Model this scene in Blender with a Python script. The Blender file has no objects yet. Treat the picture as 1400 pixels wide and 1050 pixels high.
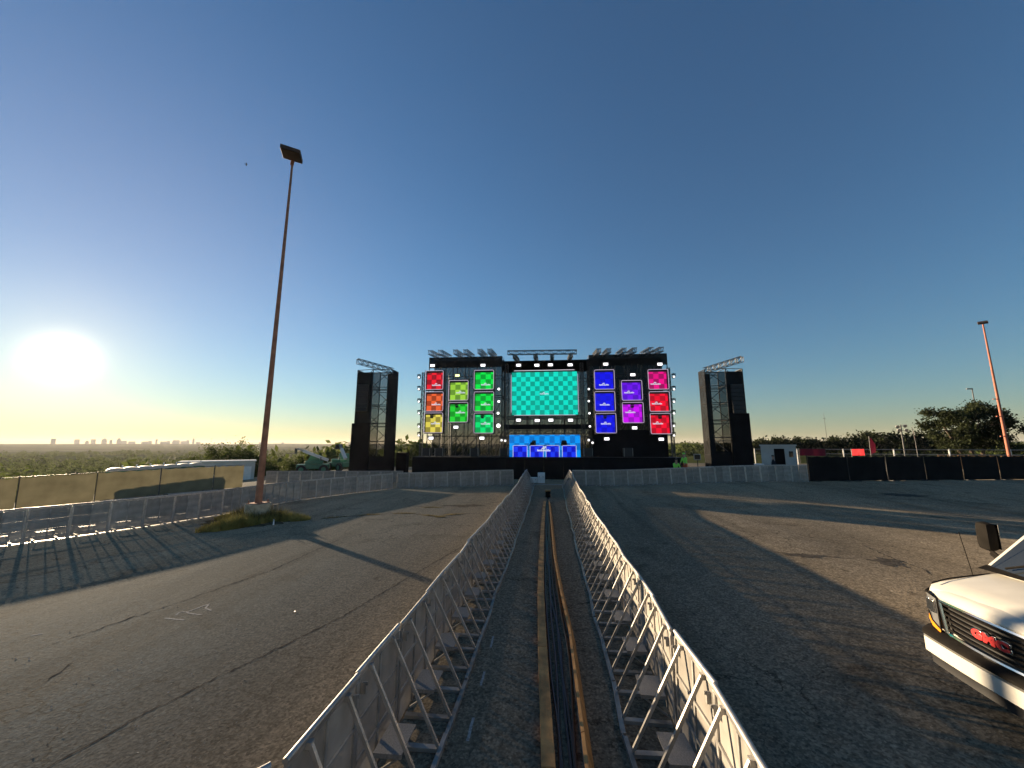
import bpy, bmesh, math, random
import numpy as np
from mathutils import Vector, Matrix
random.seed(7)
NR = np.random.default_rng(7)
R = math.radians
S = bpy.context.scene
COL = S.collection

# ------------------------------------------------------------------ camera, world, sun, exposure
EXPO = 1.6
CAM_H = 3.4
cam_d = bpy.data.cameras.new('camera'); cam = bpy.data.objects.new('camera', cam_d); COL.objects.link(cam)
cam.location = (0, 0, CAM_H); cam.rotation_euler = (R(90 + 9.07), 0, R(5.68))
cam_d.sensor_width = 36.0; cam_d.lens = 36.0 * 526 / 1400; cam_d.clip_start = 0.05; cam_d.clip_end = 60000
S.camera = cam
SUN_EL, SUN_AZ = R(8.34), R(-55.8)            # azimuth from +Y, negative = left
SUN_DIR = Vector((math.sin(SUN_AZ) * math.cos(SUN_EL), math.cos(SUN_AZ) * math.cos(SUN_EL), math.sin(SUN_EL)))
W = bpy.data.worlds.new('World'); S.world = W; W.use_nodes = True
nt = W.node_tree; N = nt.nodes; LK = nt.links; N.clear()
out = N.new('ShaderNodeOutputWorld')
sky = N.new('ShaderNodeTexSky'); sky.sky_type = 'NISHITA'; sky.sun_disc = False
sky.sun_elevation = SUN_EL; sky.sun_rotation = SUN_AZ
sky.altitude = 200; sky.air_density = 1.28; sky.dust_density = 0.04; sky.ozone_density = 4.7
bg = N.new('ShaderNodeBackground'); bg.inputs['Strength'].default_value = 0.054
LK.new(sky.outputs[0], bg.inputs[0])
# bright aureole of the sun itself (function of direction only)
tc = N.new('ShaderNodeTexCoord'); dot = N.new('ShaderNodeVectorMath'); dot.operation = 'DOT_PRODUCT'
nrm = N.new('ShaderNodeVectorMath'); nrm.operation = 'NORMALIZE'
LK.new(tc.outputs['Generated'], nrm.inputs[0]); LK.new(nrm.outputs[0], dot.inputs[0]); dot.inputs[1].default_value = SUN_DIR
clampd = N.new('ShaderNodeMath'); clampd.operation = 'MAXIMUM'; clampd.inputs[1].default_value = 0; LK.new(dot.outputs['Value'], clampd.inputs[0])
last = bg.outputs[0]
for power, strength, colr in ((7500, 12.0, (1, .93, .8)), (1700, .38, (1, .84, .5)), (150, .08, (1, .66, .18)), (11, .058, (1, .46, .03))):
    p = N.new('ShaderNodeMath'); p.operation = 'POWER'; LK.new(clampd.outputs[0], p.inputs[0]); p.inputs[1].default_value = power
    m = N.new('ShaderNodeMath'); m.operation = 'MULTIPLY'; LK.new(p.outputs[0], m.inputs[0]); m.inputs[1].default_value = strength
    b = N.new('ShaderNodeBackground'); b.inputs[0].default_value = (*colr, 1); LK.new(m.outputs[0], b.inputs['Strength'])
    a = N.new('ShaderNodeAddShader'); LK.new(last, a.inputs[0]); LK.new(b.outputs[0], a.inputs[1]); last = a.outputs[0]
LK.new(last, out.inputs['Surface'])
sun_d = bpy.data.lights.new('sun', 'SUN'); sun_d.energy = 5.0; sun_d.angle = R(.55); sun_d.color = (1, .77, .50)
sun = bpy.data.objects.new('sun', sun_d); COL.objects.link(sun)
sun.rotation_euler = SUN_DIR.to_track_quat('Z', 'Y').to_euler(); sun.location = (-40, 30, 30)
S.view_settings.view_transform = 'Standard'; S.view_settings.look = 'None'
S.view_settings.exposure = EXPO; S.view_settings.gamma = 1; S.view_settings.use_curve_mapping = False
S.render.engine = 'CYCLES'
S.cycles.max_bounces = 8; S.cycles.transparent_max_bounces = 24; S.cycles.volume_bounces = 0
S.cycles.caustics_reflective = False; S.cycles.caustics_refractive = False
S.cycles.use_denoising = True; S.cycles.sample_clamp_indirect = 4
LIT = 2.0 ** -EXPO                                  # a screen's display-referred 1.0

# ------------------------------------------------------------------ helpers
ORD = ['first', 'second', 'third', 'fourth', 'fifth', 'sixth', 'seventh', 'eighth', 'ninth', 'tenth', 'eleventh', 'twelfth', 'thirteenth',
       'fourteenth', 'fifteenth', 'sixteenth', 'seventeenth', 'eighteenth', 'nineteenth', 'twentieth', 'twenty-first', 'twenty-second',
       'twenty-third', 'twenty-fourth', 'twenty-fifth', 'twenty-sixth', 'twenty-seventh', 'twenty-eighth', 'twenty-ninth', 'thirtieth',
       'thirty-first', 'thirty-second', 'thirty-third', 'thirty-fourth', 'thirty-fifth']

def ss(a, b, x):
    t = min(1, max(0, (x - a) / (b - a))); return t * t * (3 - 2 * t)

def ground_z(x, y):
    s = ss(20, 30, y)
    z = .3 * s * ss(-13, -2, x) + .5 * s * ss(2, 18, x) + .34 * ss(2.6, 6.5, x) * (1 - s)
    d = max(0, -x - 26)
    return z - .09 * d * d / (d + 4)

def srgb(r, g, b):
    f = lambda c: (c / 255 / 12.92) if c / 255 < .04045 else ((c / 255 + .055) / 1.055) ** 2.4
    return (f(r), f(g), f(b))

class MB:
    """collects verts and faces"""
    def __init__(self): self.v = []; self.f = []; self.mi = []; self.cur = 0
    def add(self, vs, fs):
        o = len(self.v); self.v += [tuple(p) for p in vs]; self.f += [tuple(i + o for i in f) for f in fs]; self.mi += [self.cur] * len(fs); return self
    def box(self, x0, x1, y0, y1, z0, z1):
        return self.add([(x0, y0, z0), (x1, y0, z0), (x1, y1, z0), (x0, y1, z0), (x0, y0, z1), (x1, y0, z1), (x1, y1, z1), (x0, y1, z1)],
                        [(0, 3, 2, 1), (4, 5, 6, 7), (0, 1, 5, 4), (1, 2, 6, 5), (2, 3, 7, 6), (3, 0, 4, 7)])
    def cbox(self, c, s): return self.box(c[0] - s[0] / 2, c[0] + s[0] / 2, c[1] - s[1] / 2, c[1] + s[1] / 2, c[2] - s[2] / 2, c[2] + s[2] / 2)
    def bbox(self, x0, x1, y0, y1, z0, z1, b):
        """box with chamfered edges along all axes (convex hull of 24 points)"""
        bm = bmesh.new(); bmesh.ops.create_cube(bm, size=1)
        for v in bm.verts:
            v.co = ((x0 + x1) / 2 + v.co.x * (x1 - x0), (y0 + y1) / 2 + v.co.y * (y1 - y0), (z0 + z1) / 2 + v.co.z * (z1 - z0))
        bmesh.ops.bevel(bm, geom=list(bm.edges), offset=b, segments=2, affect='EDGES', profile=.6)
        bm.verts.index_update(); self.add([v.co[:] for v in bm.verts], [[v.index for v in f.verts] for f in bm.faces]); bm.free(); return self
    def tube(self, pts, r, n=8, caps=True, r2=None):
        pts = [Vector(p) for p in pts]; vs = []; fs = []
        for i, p in enumerate(pts):
            d = (pts[min(i + 1, len(pts) - 1)] - pts[max(i - 1, 0)]).normalized()
            a = Vector((0, 0, 1)) if abs(d.z) < .9 else Vector((1, 0, 0))
            u = d.cross(a).normalized(); w = u.cross(d)
            rr = r if r2 is None else r + (r2 - r) * i / (len(pts) - 1)
            vs += [p + (u * math.cos(2 * math.pi * k / n) + w * math.sin(2 * math.pi * k / n)) * rr for k in range(n)]
        for i in range(len(pts) - 1):
            for k in range(n):
                a, b = i * n + k, i * n + (k + 1) % n; fs.append((a, b, b + n, a + n))
        if caps: fs.append(tuple(range(n))[::-1]); fs.append(tuple(range((len(pts) - 1) * n, len(pts) * n)))
        return self.add(vs, fs)
    def beam(self, p, q, w, h, up=(0, 0, 1)):
        p, q = Vector(p), Vector(q); d = (q - p).normalized(); upv = Vector(up)
        if abs(d.dot(upv)) > .98: upv = Vector((1, 0, 0))
        u = d.cross(upv).normalized() * w / 2; v = u.cross(d).normalized() * h / 2
        vs = [e + su * u + sv * v for e in (p, q) for su, sv in ((-1, -1), (1, -1), (1, 1), (-1, 1))]
        return self.add(vs, [(0, 1, 2, 3), (7, 6, 5, 4), (0, 4, 5, 1), (1, 5, 6, 2), (2, 6, 7, 3), (3, 7, 4, 0)])
    def prism(self, poly, axis, a, b):
        """polygon (2D) extruded along axis 0/1/2 from a to b"""
        def P(p, t): return (t, p[0], p[1]) if axis == 0 else ((p[0], t, p[1]) if axis == 1 else (p[0], p[1], t))
        n = len(poly); vs = [P(p, a) for p in poly] + [P(p, b) for p in poly]
        return self.add(vs, [tuple(range(n))[::-1], tuple(range(n, 2 * n))] + [(i, (i + 1) % n, (i + 1) % n + n, i + n) for i in range(n)])
    def quad(self, a, b, c, d): return self.add([a, b, c, d], [(0, 1, 2, 3)])
    def strip(self, pts, w, z=0, zf=None):
        """flat ribbon along ground points"""
        n = len(pts); vs = []
        for i, p in enumerate(pts):
            a, b = pts[max(i - 1, 0)], pts[min(i + 1, n - 1)]; d = Vector((b[0] - a[0], b[1] - a[1])).normalized()
            ww = w(i / (n - 1)) if callable(w) else w
            for s in (-1, 1):
                x, y = p[0] - d.y * s * ww / 2, p[1] + d.x * s * ww / 2
                vs.append((x, y, (zf(x, y) if zf else 0) + z))
        return self.add(vs, [(2 * i + 1, 2 * i, 2 * i + 2, 2 * i + 3) for i in range(n - 1)])
    def mesh(self, name, mats, smooth=False, recalc=True):
        me = bpy.data.meshes.new(name); me.from_pydata(self.v, [], self.f)
        for m in (mats if isinstance(mats, (list, tuple)) else [mats]): me.materials.append(m)
        if any(self.mi): me.polygons.foreach_set('material_index', self.mi)
        if recalc:
            bm = bmesh.new(); bm.from_mesh(me); bmesh.ops.recalc_face_normals(bm, faces=bm.faces); bm.to_mesh(me); bm.free()
        if smooth:
            me.polygons.foreach_set('use_smooth', [True] * len(me.polygons)); me.set_sharp_from_angle(angle=R(38))
        me.update(); return me
    def build(self, name, mat, parent=None, smooth=False, loc=None, rot=None, recalc=True):
        return obj(name, self.mesh(name, mat, smooth, recalc), parent, loc, rot)

def obj(name, me, parent=None, loc=None, rot=None):
    o = bpy.data.objects.new(name, me); COL.objects.link(o)
    if parent is not None: o.parent = parent
    if loc is not None: o.location = loc
    if rot is not None: o.rotation_euler = rot
    return o

def tag(o, label, cat, group=None, kind=None):
    o['label'] = label; o['category'] = cat
    if group: o['group'] = group
    if kind: o['kind'] = kind
    return o

def thing(name, label, cat, loc=(0, 0, 0), rot=(0, 0, 0), group=None):
    o = bpy.data.objects.new(name, None); COL.objects.link(o); o.location = loc; o.rotation_euler = rot; o.empty_display_size = .2
    return tag(o, label, cat, group)

def structure(o): o['kind'] = 'structure'; return o

def copy_tree(o, parent=None):
    c = o.copy(); COL.objects.link(c)
    if parent is not None: c.parent = parent
    for ch in o.children: copy_tree(ch, c)
    return c

# ------------------------------------------------------------------ materials
def mat(name, col, rough=.6, metal=0., var=.12, scale=6., bump=0., bscale=40., spec=.5, alpha_open=0., trans=0., detail=4, rand=0.):
    m = bpy.data.materials.new(name); m.use_nodes = True; nt = m.node_tree; n = nt.nodes; l = nt.links
    p = n['Principled BSDF']; o = n['Material Output']
    t = n.new('ShaderNodeTexCoord'); nz = n.new('ShaderNodeTexNoise'); nz.inputs['Scale'].default_value = scale; nz.inputs['Detail'].default_value = detail
    l.new(t.outputs['Object'], nz.inputs['Vector'])
    cr = n.new('ShaderNodeValToRGB'); l.new(nz.outputs['Fac'], cr.inputs[0])
    cr.color_ramp.elements[0].position = .3; cr.color_ramp.elements[1].position = .7
    cr.color_ramp.elements[0].color = (*[max(0, c * (1 - var)) for c in col], 1); cr.color_ramp.elements[1].color = (*[min(1, c * (1 + var)) for c in col], 1)
    if rand:
        oi = n.new('ShaderNodeObjectInfo'); mr = n.new('ShaderNodeMapRange'); mr.inputs['To Min'].default_value = 1 - rand; mr.inputs['To Max'].default_value = 1 + rand * .6; l.new(oi.outputs['Random'], mr.inputs[0])
        vm = n.new('ShaderNodeVectorMath'); vm.operation = 'SCALE'; l.new(cr.outputs[0], vm.inputs[0]); l.new(mr.outputs[0], vm.inputs['Scale']); l.new(vm.outputs[0], p.inputs['Base Color'])
        nz2 = n.new('ShaderNodeTexNoise'); nz2.inputs['Scale'].default_value = 3; nz2.inputs['Detail'].default_value = 6; l.new(t.outputs['Object'], nz2.inputs['Vector'])
        m2 = n.new('ShaderNodeMapRange'); m2.inputs['From Min'].default_value = .35; m2.inputs['From Max'].default_value = .65; m2.inputs['To Min'].default_value = rough - .12; m2.inputs['To Max'].default_value = rough + .2; l.new(nz2.outputs['Fac'], m2.inputs[0]); l.new(m2.outputs[0], p.inputs['Roughness'])
    else: l.new(cr.outputs[0], p.inputs['Base Color'])
    p.inputs['Roughness'].default_value = rough; p.inputs['Metallic'].default_value = metal; p.inputs['Specular IOR Level'].default_value = spec
    if bump:
        b = n.new('ShaderNodeBump'); b.inputs['Strength'].default_value = bump; b.inputs['Distance'].default_value = .02
        nb = n.new('ShaderNodeTexNoise'); nb.inputs['Scale'].default_value = bscale; l.new(t.outputs['Object'], nb.inputs['Vector'])
        l.new(nb.outputs['Fac'], b.inputs['Height']); l.new(b.outputs[0], p.inputs['Normal'])
    last = p.outputs[0]
    if trans:
        tr = n.new('ShaderNodeBsdfTranslucent'); l.new(cr.outputs[0], tr.inputs[0])
        mx = n.new('ShaderNodeMixShader'); mx.inputs[0].default_value = trans; l.new(last, mx.inputs[1]); l.new(tr.outputs[0], mx.inputs[2]); last = mx.outputs[0]
    if alpha_open:
        tp = n.new('ShaderNodeBsdfTransparent')
        mx = n.new('ShaderNodeMixShader'); mx.inputs[0].default_value = alpha_open; l.new(last, mx.inputs[1]); l.new(tp.outputs[0], mx.inputs[2]); last = mx.outputs[0]
    l.new(last, o.inputs['Surface']); return m

def emit(name, col, strength):
    m = bpy.data.materials.new(name); m.use_nodes = True; n = m.node_tree.nodes; p = n['Principled BSDF']
    p.inputs['Base Color'].default_value = (.02, .02, .02, 1); p.inputs['Emission Color'].default_value = (*col, 1); p.inputs['Emission Strength'].default_value = strength
    p.inputs['Roughness'].default_value = .5
    return m

def checker(name, a, b):
    """LED wall test pattern: squares of two tones, one UV unit per square"""
    m = bpy.data.materials.new(name); m.use_nodes = True; nt = m.node_tree; n = nt.nodes; l = nt.links; p = n['Principled BSDF']
    uv = n.new('ShaderNodeUVMap'); mp = n.new('ShaderNodeMapping'); mp.inputs['Location'].default_value = (0, 0, .5); l.new(uv.outputs[0], mp.inputs[0])
    ck = n.new('ShaderNodeTexChecker'); ck.inputs['Scale'].default_value = 1; ck.inputs['Color1'].default_value = (*a, 1); ck.inputs['Color2'].default_value = (*b, 1)
    l.new(mp.outputs[0], ck.inputs['Vector'])
    # slight brightness differences from cabinet to cabinet
    nz = n.new('ShaderNodeTexWhiteNoise'); fl = n.new('ShaderNodeVectorMath'); fl.operation = 'FLOOR'; l.new(mp.outputs[0], fl.inputs[0]); l.new(fl.outputs[0], nz.inputs['Vector'])
    mr = n.new('ShaderNodeMapRange'); mr.inputs['To Min'].default_value = .88; mr.inputs['To Max'].default_value = 1.06; l.new(nz.outputs['Value'], mr.inputs[0])
    mul = n.new('ShaderNodeMath'); mul.operation = 'MULTIPLY'; mul.inputs[1].default_value = LIT; l.new(mr.outputs[0], mul.inputs[0])
    p.inputs['Base Color'].default_value = (.01, .01, .01, 1); p.inputs['Roughness'].default_value = .6
    l.new(ck.outputs['Color'], p.inputs['Emission Color']); l.new(mul.outputs[0], p.inputs['Emission Strength'])
    return m

def asphalt_mat():
    m = bpy.data.materials.new('asphalt'); m.use_nodes = True; nt = m.node_tree; n = nt.nodes; l = nt.links; p = n['Principled BSDF']
    t = n.new('ShaderNodeTexCoord')
    def noise(sc, det, rough=.6, stretch=None):
        z = n.new('ShaderNodeTexNoise'); z.inputs['Scale'].default_value = sc; z.inputs['Detail'].default_value = det; z.inputs['Roughness'].default_value = rough
        if stretch:
            mp = n.new('ShaderNodeMapping'); mp.inputs['Scale'].default_value = stretch; mp.inputs['Rotation'].default_value = (0, 0, R(18)); l.new(t.outputs['Object'], mp.inputs[0]); l.new(mp.outputs[0], z.inputs[0])
        else: l.new(t.outputs['Object'], z.inputs[0])
        return z
    big = noise(.12, 5); streak = noise(.35, 4, .6, (1, .18, 1)); fine = noise(17, 4, .72); vor = n.new('ShaderNodeTexVoronoi'); vor.inputs['Scale'].default_value = 34; l.new(t.outputs['Object'], vor.inputs[0])
    def ramp(src, a, b, p0=.3, p1=.7):
        c = n.new('ShaderNodeValToRGB'); c.color_ramp.elements[0].position = p0; c.color_ramp.elements[1].position = p1
        c.color_ramp.elements[0].color = (*a, 1); c.color_ramp.elements[1].color = (*b, 1); l.new(src, c.inputs[0]); return c
    base = ramp(big.outputs['Fac'], (.220, .180, .130), (.300, .247, .180))
    st = ramp(streak.outputs['Fac'], (.78, .78, .78), (1.12, 1.12, 1.12)); fn = ramp(fine.outputs['Fac'], (.55, .55, .55), (1.42, 1.40, 1.35)); vn = ramp(vor.outputs['Color'], (.62, .62, .62), (1.38, 1.37, 1.34), .1, .95)
    blot = noise(.55, 6, .65); stain = ramp(blot.outputs['Fac'], (.62, .61, .60), (1, 1, 1), .30, .44)
    spots = noise(1.7, 2, .5); drip = ramp(spots.outputs['Fac'], (.55, .54, .53), (1, 1, 1), .22, .30)
    tyre = noise(.5, 5, .7, (1.6, .05, 1)); tread = ramp(tyre.outputs['Fac'], (.80, .80, .80), (1.05, 1.05, 1.05), .36, .5)
    mid = noise(7, 4, .65); md = ramp(mid.outputs['Fac'], (.78, .78, .78), (1.2, 1.19, 1.17))
    dn = noise(1.3, 5, .6); dsp = n.new('ShaderNodeVectorMath'); dsp.operation = 'SCALE'; dsp.inputs['Scale'].default_value = 1.1; l.new(dn.outputs['Color'], dsp.inputs[0])
    addv = n.new('ShaderNodeVectorMath'); addv.operation = 'ADD'; l.new(t.outputs['Object'], addv.inputs[0]); l.new(dsp.outputs[0], addv.inputs[1])
    ck = n.new('ShaderNodeTexVoronoi'); ck.feature = 'DISTANCE_TO_EDGE'; ck.inputs['Scale'].default_value = .55; l.new(addv.outputs[0], ck.inputs['Vector'])
    ckr = ramp(ck.outputs['Distance'], (.45, .44, .43), (1, 1, 1), .004, .012)
    cmask = noise(.16, 3); cm = ramp(cmask.outputs['Fac'], (0, 0, 0), (1, 1, 1), .47, .56)
    ckm = n.new('ShaderNodeMix'); ckm.data_type = 'RGBA'; l.new(cm.outputs[0], ckm.inputs[0]); ckm.inputs[6].default_value = (1, 1, 1, 1); l.new(ckr.outputs[0], ckm.inputs[7])
    last = base.outputs[0]
    mx = n.new('ShaderNodeMix'); mx.data_type = 'RGBA'; mx.blend_type = 'MULTIPLY'; mx.inputs[0].default_value = 1; l.new(last, mx.inputs[6]); l.new(ckm.outputs[2], mx.inputs[7]); last = mx.outputs[2]
    for c in (st, fn, vn, stain, drip, tread, md):
        mx = n.new('ShaderNodeMix'); mx.data_type = 'RGBA'; mx.blend_type = 'MULTIPLY'; mx.inputs[0].default_value = 1; l.new(last, mx.inputs[6]); l.new(c.outputs[0], mx.inputs[7]); last = mx.outputs[2]
    l.new(last, p.inputs['Base Color']); p.inputs['Roughness'].default_value = .95; p.inputs['Specular IOR Level'].default_value = .03; p.inputs['Diffuse Roughness'].default_value = 1.0
    b1 = n.new('ShaderNodeBump'); b1.inputs['Strength'].default_value = .38; b1.inputs['Distance'].default_value = .006; l.new(vor.outputs['Distance'], b1.inputs['Height'])
    b2 = n.new('ShaderNodeBump'); b2.inputs['Strength'].default_value = .32; b2.inputs['Distance'].default_value = .02; l.new(fine.outputs['Fac'], b2.inputs['Height']); l.new(b1.outputs[0], b2.inputs['Normal'])
    b3 = n.new('ShaderNodeBump'); b3.inputs['Strength'].default_value = .35; b3.inputs['Distance'].default_value = .12; l.new(streak.outputs['Fac'], b3.inputs['Height']); l.new(b2.outputs[0], b3.inputs['Normal'])
    l.new(b3.outputs[0], p.inputs['Normal']); return m

M = dict(
    asphalt=asphalt_mat(),
    seam=mat('tar_seam', (.065, .058, .050), 1, var=.5, scale=9, spec=0),
    patch=mat('broken_asphalt', (.085, .075, .062), 1, var=.45, scale=7, spec=0, bump=.6, bscale=14),
    terrain=mat('scrub', (.06, .07, .03), 1, var=.55, scale=.02, detail=9, spec=0),
    hill=mat('far_hill', (.045, .058, .03), 1, var=.5, scale=.006, detail=10, spec=0),
    alu=mat('aluminium', (.42, .40, .375), .42, .7, var=.2, scale=9, bump=.08, bscale=120, rand=.2),
    alu_dull=mat('dull_aluminium', (.34, .33, .31), .55, .6, var=.22, scale=7, rand=.2),
    sheet=mat('perforated_sheet', (.31, .288, .255), .6, .2, var=.24, scale=3.5, rand=.22, alpha_open=.13),
    tread=mat('tread_plate', (.30, .29, .28), .5, .6, var=.2, scale=60, bump=.4, bscale=160),
    wood=mat('plank', (.46, .235, .075), .8, var=.35, scale=5, bump=.2, bscale=30),
    cable=mat('cable_rubber', (.012, .012, .013), .38, var=.3, scale=20),
    black=mat('black_paint', (.012, .012, .013), .6, var=.3, scale=3),
    blackcloth=mat('black_cloth', (.010, .010, .011), .95, var=.4, scale=1.2, spec=.1),
    meshcloth=mat('scrim_mesh', (.02, .02, .021), .95, var=.3, scale=1.5, alpha_open=.37, spec=.1),
    towermesh=mat('tower_scrim', (.02, .02, .021), .95, var=.3, scale=1.5, alpha_open=.52, spec=.1),
    densemesh=mat('dense_scrim', (.016, .016, .017), .95, var=.3, scale=1.5, alpha_open=.13, spec=.1),
    steel=mat('scaffold_steel', (.07, .07, .072), .5, .6, var=.25, scale=4),
    truss=mat('truss_aluminium', (.05, .05, .053), .45, .8, var=.15, scale=5),
    rust=mat('rusty_pole', (.34, .15, .085), .75, .1, var=.3, scale=3, bump=.15, bscale=25),
    rustred=mat('red_pole', (.36, .12, .07), .7, .1, var=.25, scale=2),
    lampbox=mat('lamp_box', (.05, .03, .022), .7, .2, var=.5, scale=3),
    lampglass=mat('lamp_diffuser', (.07, .035, .025), .6, var=.5, scale=2.5),
    concrete=mat('concrete', (.46, .38, .26), .9, var=.25, scale=4, bump=.3, bscale=30),
    concgrey=mat('grey_concrete', (.34, .33, .31), .9, var=.2, scale=2),
    grass=mat('dry_grass', (.36, .29, .085), .85, var=.45, scale=2, trans=.5, spec=.1),
    weed=mat('weed', (.16, .13, .06), .9, var=.4, scale=2, trans=.3, spec=.05),
    soil=mat('soil', (.11, .085, .05), 1, var=.4, scale=4, spec=0),
    leaf=mat('leaves', (.075, .095, .028), .8, var=.5, scale=.12, trans=.4, spec=.15),
    leafdark=mat('dark_leaves', (.03, .038, .016), .85, var=.5, scale=.3, trans=.25, spec=.1),
    bark=mat('bark', (.075, .055, .04), .9, var=.3, scale=6),
    white=mat('white_paint', (.72, .71, .68), .5, var=.06, scale=3),
    trailer=mat('trailer_siding', (.46, .46, .43), .6, var=.08, scale=2),
    greenscreen=mat('green_windscreen', (.19, .17, .105), .95, var=.2, scale=1.2, trans=.16, spec=.05),
    green=mat('green_machine', (.03, .17, .10), .45, var=.15, scale=3),
    tyre=mat('tyre', (.02, .02, .02), .9, var=.2, scale=8),
    glass=mat('dark_glass', (.02, .024, .028), .06, var=.2, scale=2, spec=.8),
    redcloth=mat('red_banner', (.85, .05, .06), .8, var=.1, scale=2, trans=.6),
    darkred=mat('dark_red_banner', (.20, .012, .03), .8, var=.1, scale=2, trans=.2),
    city=mat('city_facade', (.34, .33, .33), .7, var=.12, scale=.01),
    chalk=mat('chalk', (.40, .385, .355), 1, var=.4, scale=30, spec=0),
    vanwhite=mat('van_white', (.50, .48, .43), .36, var=.07, scale=3, spec=.35),
    vandark=mat('van_dark_plastic', (.014, .0125, .011), .85, var=.2, scale=10, bump=.04, bscale=150, spec=.04),
    chrome=mat('chrome', (.75, .73, .70), .16, 1., var=.05, scale=4),
    lens=mat('lamp_lens', (.20, .205, .21), .1, .3, var=.25, scale=9),
    amber=mat('amber_lens', (.85, .27, .02), .2, var=.15, scale=8),
    badge=mat('red_badge', (.55, .03, .03), .35, var=.08, scale=8),
    hivis=mat('hivis_fabric', (.30, .80, .10), .8, var=.1, scale=5),
    orange=mat('orange_trousers', (.75, .13, .05), .8, var=.1, scale=5),
    navy=mat('dark_clothes', (.02, .022, .03), .9, var=.2, scale=5),
    skin=mat('skin', (.42, .25, .17), .6, var=.08, scale=8),
    hair=mat('hair', (.02, .015, .012), .7, var=.2, scale=20),
    strobe=emit('strobe_glow', (1, .96, 1), 3 * LIT), strobe_y=emit('strobe_yellow_glow', (.85, 1, .45), 2.0 * LIT), wash=emit('wash_glow', (1, .97, .95), 1.6 * LIT), spot=emit('spot_glow', (1, .98, .95), 3.5 * LIT), ledtube=emit('led_tube', (.75, .62, .80), .72 * LIT), ledtube_w=emit('led_tube_white', (.8, .76, .86), .8 * LIT),
    logo=emit('logo_white', (.75, .78, .92), .85 * LIT),
)

# ------------------------------------------------------------------ ground and terrain
def lot():
    xs = [x * 1.0 for x in range(-46, 76)]; ys = [y * 1.0 for y in range(-14, 62)]
    b = MB(); nx = len(xs)
    b.v = [(x, y, ground_z(x, y)) for y in ys for x in xs]
    b.f = [(j * nx + i, j * nx + i + 1, (j + 1) * nx + i + 1, (j + 1) * nx + i) for j in range(len(ys) - 1) for i in range(nx - 1)]
    b.mi = [0] * len(b.f)
    return structure(b.build('parking_lot', M['asphalt'], smooth=True, recalc=False))
LOT = lot()

def wave(x, y, s): return math.sin(x / s + 1.3 * math.sin(y / s * .7 + 2)) * math.cos(y / s * .9 + .8 * math.sin(x / s * .6))
def terrain_z(x, y):
    r = math.hypot(x, y) + 1e-6; c = x / r
    v = 1 - ss(-.35, .5, c)                                       # the valley lies to the left and behind the stage
    behind = ss(.2, -.3, y / r) if False else (1 - ss(-.3, .2, y / r))
    v *= (1 - behind)
    z = ground_z(max(-46, min(75, x)), max(-14, min(61, y))) - .06
    z += -14 * v * ss(55, 170, r) + 1.2 * (1 - v) * ss(70, 200, r)
    z += wave(x, y, 260) * 3 * ss(250, 700, r) + wave(y, x, 420) * 4 * ss(700, 1600, r)
    z += 32 * ss(1800, 5000, r) + wave(x + 500, y, 1100) * 3.5 * ss(2000, 4000, r)
    return z
def terrain():
    radii = [0] + [10 * 1.13 ** k for k in range(62)]; radii = [r for r in radii if r < 6600]; nA = 160
    b = MB(); b.v = [(0, 0, terrain_z(0, 0) - .3)]
    for r in radii[1:]:
        for k in range(nA):
            a = 2 * math.pi * k / nA; x, y = r * math.sin(a), r * math.cos(a); b.v.append((x, y, terrain_z(x, y) - (.5 if r < 60 else 0)))
    for k in range(nA): b.f.append((0, 1 + (k + 1) % nA, 1 + k))
    for i in range(len(radii) - 2):
        for k in range(nA):
            p, q = 1 + i * nA + k, 1 + i * nA + (k + 1) % nA; b.f.append((p, q, q + nA, p + nA))
    b.mi = [1 if i > nA * 34 else 0 for i in range(len(b.f))]
    return structure(b.build('terrain', [M['terrain'], M['hill']], smooth=True, recalc=True))
terrain()

def wiggle(pts, amp, step, rnd):
    o = []
    for (a, c) in zip(pts[:-1], pts[1:]):
        n = max(2, int(math.dist(a, c) / step))
        for k in range(n):
            t = k / n; o.append((a[0] + (c[0] - a[0]) * t + rnd.uniform(-amp, amp), a[1] + (c[1] - a[1]) * t + rnd.uniform(-amp, amp)))
    return o + [pts[-1]]
rnd = random.Random(3)
for pts, w in (([(-5.6, 2.6), (-5.39, 4.26), (-5.28, 4.92), (-5.0, 5.79), (-4.57, 6.97), (-4.22, 8.04), (-3.87, 9.81), (-3.52, 11.37), (-2.96, 14.11), (-2.3, 17)], .045),
               ([(-8.77, 5.9), (-8.4, 7.42), (-8.09, 8.69), (-7.71, 10.56), (-7.75, 14.4), (-6.12, 16.85)], .035),
               ([(-7.46, 5.24), (-7.34, 5.47), (-7.61, 6.01)], .03),
               ([(-13.9, 8.9), (-13.08, 11.06), (-12.45, 12.57), (-12.02, 14.21), (-11.06, 15.76)], .05),
               ([(-10.78, 17.9), (-9.18, 19.03), (-7.35, 19.63), (-5.81, 19.1), (-4.22, 19.94), (-2.4, 20.4)], .10),
               ([(-8.5, 22.0), (-6.15, 21.6), (-3.99, 22.6), (-2.3, 24.4)], .08),
               ([(6.2, 12.6), (6.9, 12.34), (7.39, 12.19), (8.3, 12.0)], .07), ([(8.9, 10.6), (9.22, 11.11), (9.3, 12.2), (9.63, 13.71)], .05),
               ([(12, 15), (16, 16.2), (22, 15.6)], .04), ([(17, 24.4), (18.6, 23.9), (20.9, 23.6), (23, 22.6)], .12)):
    p2 = wiggle(pts, .03, .07, rnd)
    ws = [w * rnd.choice((.35, .5, .7, .9, 1.2)) * rnd.uniform(.55, 1.) for _ in p2]
    MB().strip(p2, lambda t, ws=ws: ws[min(len(ws) - 1, int(t * (len(ws) - 1) + .5))] * min(1, 6 * t + .15, 6 * (1 - t) + .15), .004, ground_z).build('crack', M['seam'], LOT, recalc=False)
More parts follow.
